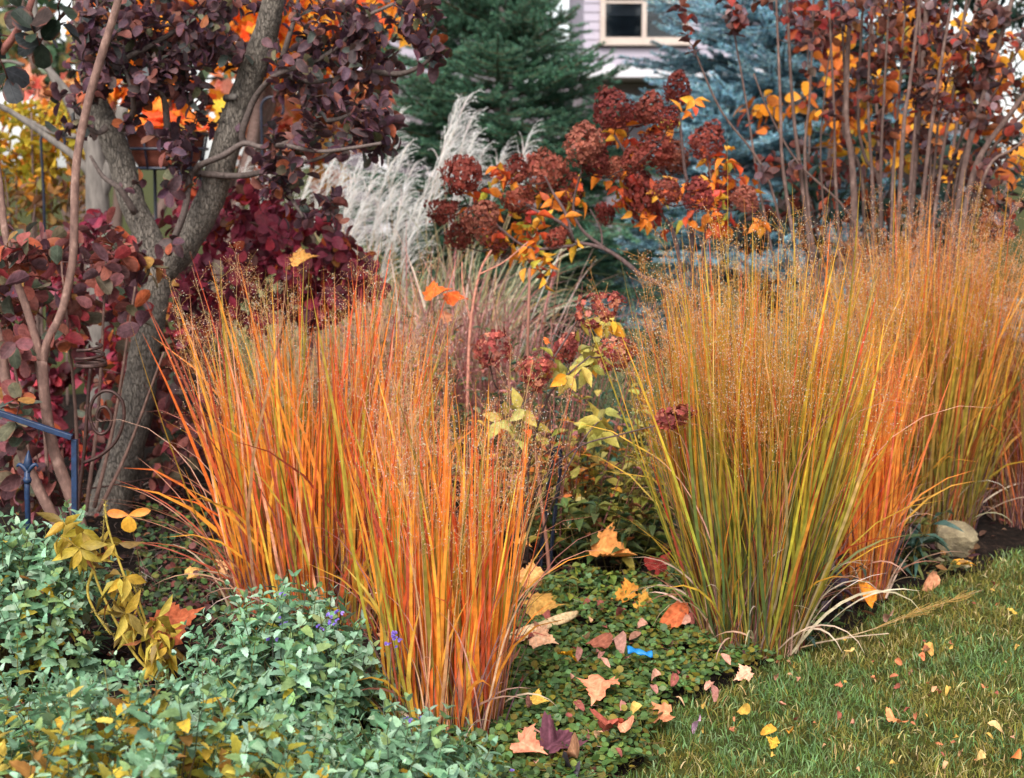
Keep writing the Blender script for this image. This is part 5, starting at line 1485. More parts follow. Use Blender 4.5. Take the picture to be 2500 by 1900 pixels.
# ------------------------------------------------------------------ catmint in front
def catmint(label, cx, cy, rx, ry, h, shoots, yellow, L=(0.020, 0.056), flowers=(), holes=()):
    root = thing('catmint', label, 'plant', (cx, cy, 0), 'catmint plants')
    r, a = np.sqrt(R.random(shoots)), R.random(shoots) * 6.283
    ox, oy = r * np.cos(a), r * np.sin(a)
    hh = h * np.sqrt(np.maximum(1 - r ** 2.6, 0.06)) * R.uniform(0.62, 1.14, shoots)
    tip = np.stack([cx + ox * rx, cy + oy * ry, hh], 1)
    d = nrm(np.stack([ox * 0.7 + R.normal(0, 0.22, shoots), oy * 0.7 + R.normal(0, 0.22, shoots), np.full(shoots, 0.85)], 1))
    ln = R.uniform(0.1, 0.2, shoots) * min(1, h / 0.35)
    ln = ln * 1.2
    foot = tip - d * ln[:, None]
    foot[:, 2] = np.maximum(foot[:, 2], 0.02)
    mid = (tip + foot) / 2 + R.normal(0, 0.006, (shoots, 3))
    g = Geo()
    tubes(g, np.stack([foot, mid, tip], 1), np.array([[0.0016, 0.0014, 0.0009]]), pal(shoots, [((126, 130, 84), 2), ((150, 140, 80), 1), ((110, 124, 100), 1)]), 4)
    base = np.array([cx, cy, 0.0]) + (foot - [cx, cy, 0]) * [0.55, 0.55, 0.0]
    tubes(g, np.stack([base, foot * 0.5 + base * 0.5 + R.normal(0, 0.01, (shoots, 3)), foot], 1), np.array([[0.002, 0.0018, 0.0016]]), pal(shoots, [((120, 104, 70), 2), ((140, 116, 84), 1)]), 4)
    g.obj('stems', M_TWIG, root, 'stuff')
    K = 6
    pos, D, N, Ls, age, key = [], [], [], [], [], []
    for q in range(K):
        f = 1 - (q + 0.15) / K * 0.95
        p = foot + (tip - foot) * f
        e1 = nrm(np.cross(d, np.where((np.arange(shoots) % 2 == 0)[:, None], [[0.9, 0.3, 0.1]], [[0.2, 0.9, 0.2]])))
        e2 = np.cross(d, e1)
        th = q * 1.5708 + (np.arange(shoots) * 0.7)
        for s in (0, math.pi):
            rd = e1 * np.cos(th + s)[:, None] + e2 * np.sin(th + s)[:, None]
            op = R.uniform(0.75, 1.25, (shoots, 1)) * (0.6 if q == 0 else 1.0)
            dd = nrm(rd * np.sin(op) + d * np.cos(op) + [0, 0, -0.08 * q])
            pos.append(p + rd * 0.003); D.append(dd)
            N.append(d * np.sin(op) - rd * np.cos(op) + [0, 0, 0.3] + R.normal(0, 0.2, (shoots, 3)))
            Ls.append(R.uniform(L[0], L[1], shoots) * (0.55 + 0.5 * min(1, q / 2.5)))
            age.append(np.full(shoots, q / K)); key.append(np.full(shoots, 0.25 * (1 - q / K)))
    pos, D, N, Ls, age, key = np.concatenate(pos), np.concatenate(D), np.concatenate(N), np.concatenate(Ls), np.concatenate(age), np.concatenate(key)
    n = len(pos)
    green = pal(n, [((128, 166, 132), 4), ((160, 192, 162), 2.6), ((104, 142, 108), 3), ((134, 160, 102), 1.8)], 0.12)
    old = pal(n, [((198, 168, 62), 3), ((170, 156, 66), 3), ((150, 110, 60), 1), ((214, 190, 90), 1)], 0.15)
    patch = np.sin(pos[:, 0] * 9 + 1) * np.sin(pos[:, 1] * 8 + 2) * 0.25
    is_old = (age * 0.9 + patch + R.normal(0, 0.18, n)) > (1.05 - yellow)
    col = np.where(is_old[:, None], old, green)
    foliage(root, T_MINT, pos, D, N, Ls, Ls * R.uniform(0.5, 0.68, n), col, M_MINT, 300, bend=(0.0, 0.4), fold=(0.1, 0.5), key=key + R.random(n) * 0.5)
    for (fx, fy, Y, k) in flowers:
        c = P(fx, fy, Y)
        gf = Geo()
        foot_ = np.array([c[0] + R.normal(0, 0.01), c[1] + 0.02, max(0.05, c[2] - 0.12)])
        tube(gf, [foot_, c], [0.0013, 0.0009], 4, lin((120, 110, 110)))
        fl = gf.obj('flower_spike', M_TWIG, root)
        for q in range(k):
            g2 = Geo()
            p0 = c + ball(1)[0] * [0.013, 0.008, 0.013]
            d0 = nrm(np.array([R.normal(), -0.5 + R.normal() * 0.5, 0.3]))
            leaf_join(g2, T_PETAL, np.array([p0] * 3), *ortho(np.array([d0, d0 + [0.5, 0, 0.2], d0 + [-0.4, 0.1, -0.5]]), np.array([[0, -0.5, 1.0]] * 3)), np.full(3, 0.010), np.full(3, 0.007), np.full(3, 0.3), np.full(3, 0.3), pal(3, [((126, 104, 196), 2), ((150, 128, 214), 1)]))
            o = g2.obj('petal_cluster', M_PETAL, None)
            o.parent = fl
            o.matrix_basis = Matrix.Translation(-Vector(root.location))
    return root


catmint('grey green catmint mound at the left edge in front of the blue metal frame', -1.5, 4.1, 0.36, 0.3, 0.56, 210, 0.12)
catmint('large grey green catmint with yellowing leaves in the lower left corner', -0.86, 2.86, 0.62, 0.5, 0.46, 420, 0.54)
catmint('blue flowered catmint mound right in front of the tall orange grass', -0.62, 3.62, 0.36, 0.34, 0.45, 250, 0.16, flowers=[(808, 1515, 3.55, 5), (825, 1500, 3.55, 4), (690, 1520, 3.55, 3), (960, 1545, 3.5, 4), (975, 1550, 3.5, 4), (955, 1580, 3.5, 3), (665, 1560, 3.5, 2), (785, 1530, 3.55, 3), (680, 1455, 3.6, 2)])
catmint('small catmint with violet flowers at the foot of the slender orange grass', -0.26, 3.14, 0.28, 0.3, 0.3, 170, 0.28, flowers=[(998, 1762, 3.2, 3), (1032, 1757, 3.2, 3), (1240, 1890, 3.3, 4)])
catmint('low ragged catmint of dry stems between the yellow plant and the corner', -1.28, 3.5, 0.4, 0.3, 0.24, 120, 0.3)

# ------------------------------------------------------------------ the wilted yellow plant
Yw = 3.95
base = at_ground(360, Yw)
root = thing('wilted_plant', 'wilting yellow leaved plant with dry seed spikes leaning left above the catmint', 'plant', base)
sk = []
STW = [[(400, 1660), (330, 1600), (245, 1440), (215, 1340), (195, 1300)], [(410, 1660), (370, 1560), (330, 1440), (320, 1420)], [(415, 1660), (340, 1500), (270, 1310), (255, 1230)], [(230, 1382), (214, 1440), (230, 1490), (270, 1550)], [(420, 1660), (420, 1600), (400, 1520)]]
for pp in STW:
    c = catmull([P(a, b, Yw) for a, b in pp], 6)
    c[:, 2] = np.maximum(c[:, 2], 0)
    g = Geo(); tube(g, c, np.linspace(0.005, 0.0025, len(c)), 6, lin((206, 180, 84)) / 0.7, 0.03); g.obj('stem', M_TWIG, root)
    sk += list(c[3:])
tips = blobs([(170, 1290, 45, 30, 3.85, 4.05, 4), (215, 1350, 60, 40, 3.85, 4.05, 5), (250, 1320, 50, 30, 3.9, 4.05, 3), (330, 1480, 70, 60, 3.85, 4.05, 8), (380, 1560, 60, 60, 3.85, 4.05, 10), (300, 1420, 50, 50, 3.85, 4.05, 4), (350, 1600, 60, 40, 3.85, 4.05, 5)])
lines, dirs = grow(sk, tips, 0.0)
twigs_obj(root, lines, 0.003, 0.0015, (190, 160, 80))
pos, D, N, Ls, Ws = sprigs(tips, dirs, (3, 5), (0.05, 0.085), ratio=(0.3, 0.42), down=0.75, along=0.06, spread=(0.6, 1.3))
foliage(root, T_LANCE, pos, D, N, Ls, Ws, pal(len(pos), [((190, 160, 60), 4), ((166, 142, 54), 3), ((206, 180, 80), 1.5), ((132, 108, 56), 1.6), ((176, 110, 70), 0.7)], 0.12), M_LEAF, 300, bend=(0.1, 0.6))
for (a0, b0_, a1, b1_) in [(258, 1222, 250, 1325), (225, 1485, 285, 1562), (300, 1415, 350, 1440), (345, 1405, 335, 1460)]:
    n = 60
    t = R.random((n, 1))
    p = P(a0, b0_, Yw - 0.04) * (1 - t) + P(a1, b1_, Yw - 0.04) * t
    g = Geo()
    tube(g, [P(a0, b0_, Yw - 0.04), P(a1, b1_, Yw - 0.04)], [0.0015, 0.0025], 5, lin((170, 150, 80)))
    spikelets(g, p, nrm(ball(n) + [0, 0, 0.3]), R.uniform(0.008, 0.016, n), R.uniform(0.0008, 0.0018, n), pal(n, [((190, 166, 92), 2), ((140, 120, 84), 2), ((214, 200, 150), 1)]))
    g.obj('seed_spike', M_SEED, root)
c = P(315, 1275, 4.6)
root = thing('yellow_sprig', 'round yellow orange leaf with two narrow ones on a thin stem by the trunk foot', 'plant', (c[0], c[1], 0.02))
g = Geo(); tube(g, catmull([(c[0] + 0.01, 4.65, 0.02), (c[0] + 0.02, 4.63, c[2] * 0.6), c + [0, 0, 0.03]], 4), [0.002, 0.0015], 5, lin((140, 96, 70))); g.obj('stem', M_TWIG, root)
for (dx, dz, l, w, cc) in [(0.0, -1, 0.062, 0.052, (236, 172, 60)), (-1, 0.15, 0.075, 0.03, (230, 140, 60)), (1, 0.25, 0.075, 0.028, (232, 150, 60))]:
    D = nrm(np.array([dx, -0.15, dz])); Dn, Nn = ortho(D[None], np.array([[0, -1.0, 0.3]]))
    S = np.cross(Dn, Nn)
    piece('leaf', leaf_mesh('leaf', T_OVAL, M_LEAF, 0.2, 0.2), root, frame_matrix(c + [0, 0, 0.025], S[0], Dn[0], Nn[0], l, w), lin(cc))

# ------------------------------------------------------------------ iron and other small built things
M_IRON = rough_material('rusty_iron', (58, 40, 38), (104, 74, 66), (60, 60, 60), 0.5, 0.4, 0.001, 0.5, (76, 54, 50), metal=0.5)
M_BLUE = rough_material('navy_paint', (26, 40, 64), (36, 60, 98), (60, 60, 60), 0.45, 0.3, 0.001, 0.5)
M_BLACK = rough_material('black_wire', (20, 24, 38), (38, 44, 62), (40, 40, 40), 0.35, 0.2, 0.001, 0.5)
M_CANE = rough_material('brown_cane', (120, 78, 66), (160, 112, 94), (60, 60, 16), 0.7, 0.3, 0.002, 0.3)
M_POT = rough_material('terracotta', (104, 56, 46), (128, 72, 58), (12, 12, 12), 0.85, 0.3, 0.003, 0.2)
M_ROCK = rough_material('limestone', (110, 98, 80), (176, 160, 130), (22, 22, 22), 0.9, 0.9, 0.015, 0.2, (146, 132, 104))
M_PLASTIC = rough_material('blue_plastic', (0, 112, 186), (40, 140, 206), (50, 50, 50), 0.45, 0.5, 0.003, 0.5)

Yi = 4.62
base = P(192, 1290, Yi); base[2] = 0
root = thing('garden_stake', 'rusty iron garden stake with a scroll and a coiled top beside the trunk', 'garden stake', base)
kI = Yi / FPX
g = Geo(); tube(g, catmull([base, P(192, 1262, Yi), P(206, 1100, Yi), P(216, 960, Yi), P(221, 900, Yi)], 4), 0.0062, 8); g.obj('post', M_IRON, root)
sp = [(205, 1130), (245, 1112), (282, 1078), (301, 1030), (300, 985), (280, 960), (254, 955), (230, 972), (219, 1008), (228, 1045), (247, 1060), (267, 1046), (272, 1015), (258, 994), (241, 1000), (237, 1022), (250, 1030)]
g = Geo(); tube(g, catmull([P(a, b, Yi - 0.004) for a, b in sp], 6), np.linspace(0.0062, 0.0052, 3), 8); g.obj('scroll', M_IRON, root)
tt = np.linspace(0, 2 * np.pi * 4.2, 110)
hz = np.concatenate([np.zeros(50), np.linspace(0, 1, 60)])
cc = P(222, 893, Yi)
g = Geo(); tube(g, np.stack([cc[0] + 0.048 * np.cos(tt) * (1 - 0.25 * hz), cc[1] + 0.048 * np.sin(tt) * (1 - 0.25 * hz), cc[2] + 0.0035 * np.linspace(0, 4.2, 110) + 0.055 * hz], 1), 0.0056, 7); g.obj('coil', M_IRON, root)

Yf = 4.5
base = P(168, 1290, Yf); base[2] = 0
root = thing('metal_frame', 'dark blue square bar frame of a garden edging at the left edge', 'metal frame', base)


def bar(g, a, b, w):
    a, b = np.asarray(a, float), np.asarray(b, float)
    d = b - a; ln = np.linalg.norm(d); d /= ln
    e1 = np.cross(d, [0, 1, 0.0]); e1 /= np.linalg.norm(e1); e2 = np.cross(d, e1)
    box(g, (a + b) / 2, np.array([w, w, ln / 2]), (1, 1, 1), np.stack([e1, e2, d], 1))


g = Geo(); bar(g, base - [0, 0, 0.02], P(182, 1073, Yf), 0.009); bevel(g.obj('post', M_BLUE, root, smooth=False), 0.002)
g = Geo(); bar(g, P(-170, 952, Yf - 0.02), P(176, 1068, Yf - 0.019), 0.009); bevel(g.obj('top_bar', M_BLUE, root, smooth=False), 0.002)
far_foot = P(-172, 960, Yf); far_foot[2] = 0
g = Geo(); bar(g, far_foot, P(-172, 952, Yf), 0.009); bevel(g.obj('post', M_BLUE, root, smooth=False), 0.002)
base = P(64, 1300, Yf - 0.1); base[2] = 0
root = thing('finial_stake', 'dark blue metal stake with a spear shaped leaf finial', 'garden stake', base)
yf = Yf - 0.1
g = Geo(); tube(g, [base, P(66, 1200, yf), P(67, 1145, yf)], [0.009, 0.009, 0.010], 6); g.obj('rod', M_BLUE, root)
g = Geo(); tube(g, [P(67, 1180, yf), P(67, 1172, yf), P(67, 1165, yf)], [0.011, 0.014, 0.011], 8); g.obj('collar', M_BLUE, root)
g = Geo(); tube(g, [P(67, 1150, yf), P(69, 1135, yf), P(69, 1120, yf), P(70, 1100, yf)], [0.009, 0.016, 0.011, 0.0015], 4); g.obj('spear_tip', M_BLUE, root)
for s in (-1, 1):
    g = Geo(); tube(g, catmull([P(67, 1150, yf), P(67 + s * 10, 1140, yf), P(67 + s * 20, 1134, yf), P(67 + s * 26, 1140, yf)], 4), [0.010, 0.007, 0.003], 6); g.obj('side_leaf', M_BLUE, root)

b2 = G(1322, 1425)
root = thing('wire_hoop', 'narrow black wire hoop standing between the orange and the olive grass', 'plant support', b2)
Yk = b2[1]
g = Geo()
hp = catmull([P(1316, 1425, Yk), P(1326, 1300, Yk), P(1342, 1160, Yk), P(1350, 1108, Yk), P(1358, 1092, Yk), P(1368, 1102, Yk), P(1366, 1160, Yk), P(1350, 1300, Yk), P(1340, 1425, Yk)], 6)
for ph in (0, math.pi):                               # two wires twisted together
    u = np.linspace(0, 42, len(hp)) + ph
    hp2 = catmull(hp, 3)
    u = np.linspace(0, 60, len(hp2)) + ph
    tube(g, hp2 + np.stack([0.004 * np.cos(u), 0.004 * np.sin(u), 0 * u], 1), 0.0048, 6)
g.obj('twisted_wire', M_BLACK, root)
b3 = G(1346, 1450)
root = thing('cane_stake', 'thin brown cane leaning beside the black wire hoop', 'plant stake', b3)
g = Geo(); tube(g, catmull([b3 - [0, 0, 0.03], P(1335, 1330, b3[1]), P(1316, 1180, b3[1]), P(1294, 960, b3[1])], 6), [0.0075, 0.0068, 0.006], 8, (1, 1, 1), 0.03); g.obj('cane', M_CANE, root)
b4 = at_ground(1288, 6.0)
root = thing('cane_stake', 'pale pinkish cane standing behind the red flower heads', 'plant stake', b4)
g = Geo(); tube(g, [b4, P(1288, 850, 6.0), P(1293, 655, 6.0)], [0.008, 0.007, 0.006], 7, (1, 1, 1), 0.02); g.obj('cane', M_CANE, root)
b5 = at_ground(1140, 6.2)
root = thing('dry_stalk', 'pinkish branching dry stalk standing in the middle of the bed', 'plant', b5)
for pp, r in [([(1140, 1000), (1148, 800), (1170, 670), (1200, 610)], 0.008), ([(1150, 790), (1130, 700), (1128, 640)], 0.005), ([(1170, 670), (1230, 640), (1290, 590)], 0.004)]:
    c = catmull([P(a, b, 6.2) for a, b in pp], 5)
    if r == 0.008:
        c[0] = b5
    g = Geo(); tube(g, c, [r, r * 0.6], 6, lin((206, 140, 120)) / 0.6); g.obj('stalk', M_TWIG, root)

# shepherd's hooks and the planter far back
for (px, Y, top, lb) in [(637, 8.9, 265, 'thin dark green pole with a hook behind the forked trunk'), (100, 8.4, 345, 'curved iron plant hook in front of the olive yellow shrub')]:
    b = at_ground(px, Y)
    root = thing('plant_hook', lb, 'plant hook', b, 'iron plant hooks')
    t = P(px, top, Y)
    r = 0.07
    th = np.linspace(math.pi, -0.6, 14)
    arcp = np.stack([t[0] + r + r * np.cos(th), np.full(14, t[1]), t[2] + r * np.sin(th)], 1)
    g = Geo(); tube(g, np.vstack([b, t - [0, 0, 0.3], arcp]), 0.009, 7); g.obj('rod', M_BLACK, root)
    g = Geo(); tube(g, [arcp[-1], arcp[-1] + [0.015, 0, 0.02]], [0.009, 0.006], 7); g.obj('hook_tip', M_BLACK, root)

Yq = 8.3
b = at_ground(415, Yq)
root = thing('planter', 'reddish pot in a black iron basket stand between the two limbs, heaped with orange leaves', 'planter', b)
zt = P(415, 322, Yq)[2]; zb = P(415, 415, Yq)[2]
th = np.linspace(0, 2 * np.pi, 33)
g = Geo(); tube(g, [(b[0], b[1], zb), (b[0], b[1], zb + 0.06), (b[0], b[1], zt - 0.03), (b[0], b[1], zt - 0.02), (b[0], b[1], zt)], [0.15, 0.19, 0.22, 0.235, 0.235], 24); g.obj('pot', M_POT, root)
for zz, r in ((zt - 0.01, 0.25), (zb + 0.12, 0.235), (zb + 0.01, 0.2)):
    g = Geo(); tube(g, np.stack([b[0] + r * np.cos(th), b[1] + r * np.sin(th), 0 * th + zz], 1), 0.009, 6); g.obj('basket_ring', M_BLACK, root)
for i in range(10):
    a = i * math.pi / 5
    g = Geo(); tube(g, [(b[0] + 0.2 * math.cos(a), b[1] + 0.2 * math.sin(a), zb), (b[0] + 0.245 * math.cos(a), b[1] + 0.245 * math.sin(a), zt)], 0.007, 6); g.obj('basket_bar', M_BLACK, root)
for i in range(4):
    a = i * math.pi / 2 + 0.6
    g = Geo(); tube(g, [(b[0] + 0.28 * math.cos(a), b[1] + 0.28 * math.sin(a), 0), (b[0] + 0.2 * math.cos(a), b[1] + 0.2 * math.sin(a), zb + 0.01)], 0.011, 6); g.obj('leg', M_BLACK, root)
root = thing('leaf_heap', 'heap of fallen orange maple leaves on the reddish pot', 'leaves', (b[0], b[1], zt))
n = 70
a, r = R.random(n) * 6.283, np.sqrt(R.random(n)) * 0.24
pos = np.stack([b[0] + r * np.cos(a), b[1] + r * np.sin(a), zt + 0.01 + R.random(n) * 0.13 * (1 - r / 0.3)], 1)
foliage(root, T_MAPLE, pos, ball(n) * [1, 1, 0.5], nrm(np.array([0, -0.5, 1.0]) + R.normal(0, 0.5, (n, 3))), R.uniform(0.1, 0.15, n), R.uniform(0.1, 0.15, n), pal(n, [((240, 130, 50), 3), ((214, 80, 44), 2), ((250, 176, 90), 2)]), M_DRY, 60)

# rocks at the end of the row
def rock(label, c, s, seed):
    rg = np.random.default_rng(seed)
    th, ph = np.meshgrid(np.linspace(0.001, np.pi - 0.001, 15), np.linspace(0, 2 * np.pi, 24, endpoint=False), indexing='ij')
    d = np.stack([np.sin(th) * np.cos(ph), np.sin(th) * np.sin(ph), np.cos(th)], -1).reshape(-1, 3)
    r = np.ones(len(d))
    for _ in range(14):                               # flat faces knocked off a ball
        nrm_ = nrm(rg.normal(0, 1, 3)); lim = rg.uniform(0.62, 0.9)
        dd = d @ nrm_
        r = np.minimum(r, np.where(dd > 0.05, lim / np.maximum(dd, 0.05), 9))
    v = d * r[:, None] * np.asarray(s) * (1 + rg.normal(0, 0.012, (len(d), 1)))
    i, j = np.meshgrid(np.arange(14), np.arange(24), indexing='ij')
    i, j = i.ravel(), j.ravel()
    k = (j + 1) % 24
    g = Geo()
    g.add(v, None, np.stack([i * 24 + j, (i + 1) * 24 + j, (i + 1) * 24 + k, i * 24 + k], 1))
    o = g.obj('rock', M_ROCK, None, smooth=False)
    o.location = c
    tag(o, label, 'rock', 'rocks at the lawn edge')


p = G(2325, 1365); rock('pale limestone rock resting by the rust brown grass', (p[0], p[1], 0.07), (0.105, 0.08, 0.09), 5)
p = G(2350, 1392); rock('small pinkish stone right below the pale limestone rock', (p[0], p[1], 0.02), (0.038, 0.03, 0.028), 8)
p = G(2298, 1380); rock('small flat grey stone left of the pinkish stone', (p[0], p[1], 0.015), (0.03, 0.025, 0.018), 9)


# ------------------------------------------------------------------ blue plastic scrap, pale curled leaf, the fallen stalk
def sheet(f, nu, nv):
    u, v = np.meshgrid(np.linspace(0, 1, nu), np.linspace(-1, 1, nv), indexing='ij')
    V = f(u.ravel(), v.ravel())
    i, j = np.meshgrid(np.arange(nu - 1), np.arange(nv - 1), indexing='ij')
    i, j = i.ravel(), j.ravel()
    return V, np.stack([i * nv + j, i * nv + j + 1, (i + 1) * nv + j + 1, (i + 1) * nv + j], 1)


p = G(1562, 1588, 0.125)
def scrap(u, v):
    w = 0.015 * (1 + 0.12 * np.sin(u * 7 + 1) - 0.25 * u)
    a = v * 1.5
    return np.stack([p[0] - 0.038 + 0.076 * u, p[1] + np.sin(a) * w + 0.006 * np.sin(u * 6), p[2] + np.cos(a) * w * 0.8 - 0.012 * u - 0.004 + 0.003 * np.sin(u * 14 + v * 2)], 1)
V, q = sheet(scrap, 14, 9)
g = Geo(); g.add(V, None, q)
o = g.obj('plastic_scrap', M_PLASTIC)
m = o.modifiers.new('thick', 'SOLIDIFY'); m.thickness = 0.002
tag(o, 'bright blue crumpled plastic scrap on the ground cover', 'plastic scrap')

q0, q1, q2 = G(1195, 1590, 0.07), G(1300, 1545, 0.08), G(1408, 1498, 0.09)
line = catmull([q0, q1, q2], 12)
def husk(u, v):
    c = np.stack([np.interp(u, np.linspace(0, 1, len(line)), line[:, k]) for k in range(3)], 1)
    w = 0.032 * np.where(u < 0.6, 1.0 - 0.1 * u, 0.94 - 1.35 * (u - 0.6)) * (0.55 + 0.45 * np.minimum(u / 0.12, 1))
    a = v * (0.9 + 0.9 * u)
    return c + np.stack([-0.35 * np.sin(a) * w, np.sin(a) * w * 1.2, np.cos(a) * w * 0.75 + 0.004 * np.sin(u * 16 + v * 3)], 1)
V, q = sheet(husk, 26, 11)
g = Geo(); g.add(V, None, q, lin((240, 206, 158)), np.stack([np.repeat(np.linspace(0, 1, 26), 11), np.tile(np.linspace(-0.5, 0.5, 11), 26), np.zeros(286)], 1))
o = g.obj('curled_leaf', M_DRY)
m = o.modifiers.new('thick', 'SOLIDIFY'); m.thickness = 0.0015
tag(o, 'long pale beige curled leaf lying right of the slender orange grass', 'fallen leaf', 'fallen leaves')

b6 = G(1862, 1607, 0.02)
root = thing('fallen_stalk', 'straw coloured grass stalk lying out across the lawn', 'grass stalk', b6)
main = catmull([b6, G(1960, 1580, 0.03), G(2120, 1540, 0.05), G(2250, 1490, 0.05), G(2400, 1440, 0.05)], 8)
g = Geo(); tube(g, main, np.linspace(0.0028, 0.001, len(main)), 6, lin((232, 196, 150)) / 0.8); g.obj('stalk', M_TWIG, root)
l2 = catmull([G(1990, 1572, 0.035), G(2080, 1557, 0.05), G(2170, 1548, 0.045)], 6)
g = Geo()
n = 60
t = R.random(n) * 0.42 + 0.5
pp = np.stack([np.interp(t, np.linspace(0, 1, len(main)), main[:, k]) for k in range(3)], 1)
dm = nrm(main[-1] - main[len(main) // 2])
e = pp + dm * R.uniform(0.06, 0.16, (n, 1)) + R.normal(0, 0.012, (n, 3)) * [1, 1, 0.6]
tubes(g, np.stack([pp, (pp + e) / 2 + R.normal(0, 0.003, (n, 3)), e], 1), 0.0007, pal(n, [((232, 190, 110), 2), ((214, 176, 100), 1)]))
spikelets(g, e, np.tile(dm, (n, 1)), np.full(n, 0.006), np.full(n, 0.0012), pal(n, [((236, 204, 140), 1)]))
g.obj('seed_head', M_SEED, root)
def strip(u, v):
    c = np.stack([np.interp(u, np.linspace(0, 1, len(l2)), l2[:, k]) for k in range(3)], 1)
    return c + np.stack([0 * u, v * 0.006 * (1 - 0.4 * u), 0.002 * np.abs(v)], 1)
V, q = sheet(strip, 14, 3)
g = Geo(); g.add(V, None, q, lin((226, 200, 172))); g.obj('leaf_blade', M_BLADE, root)


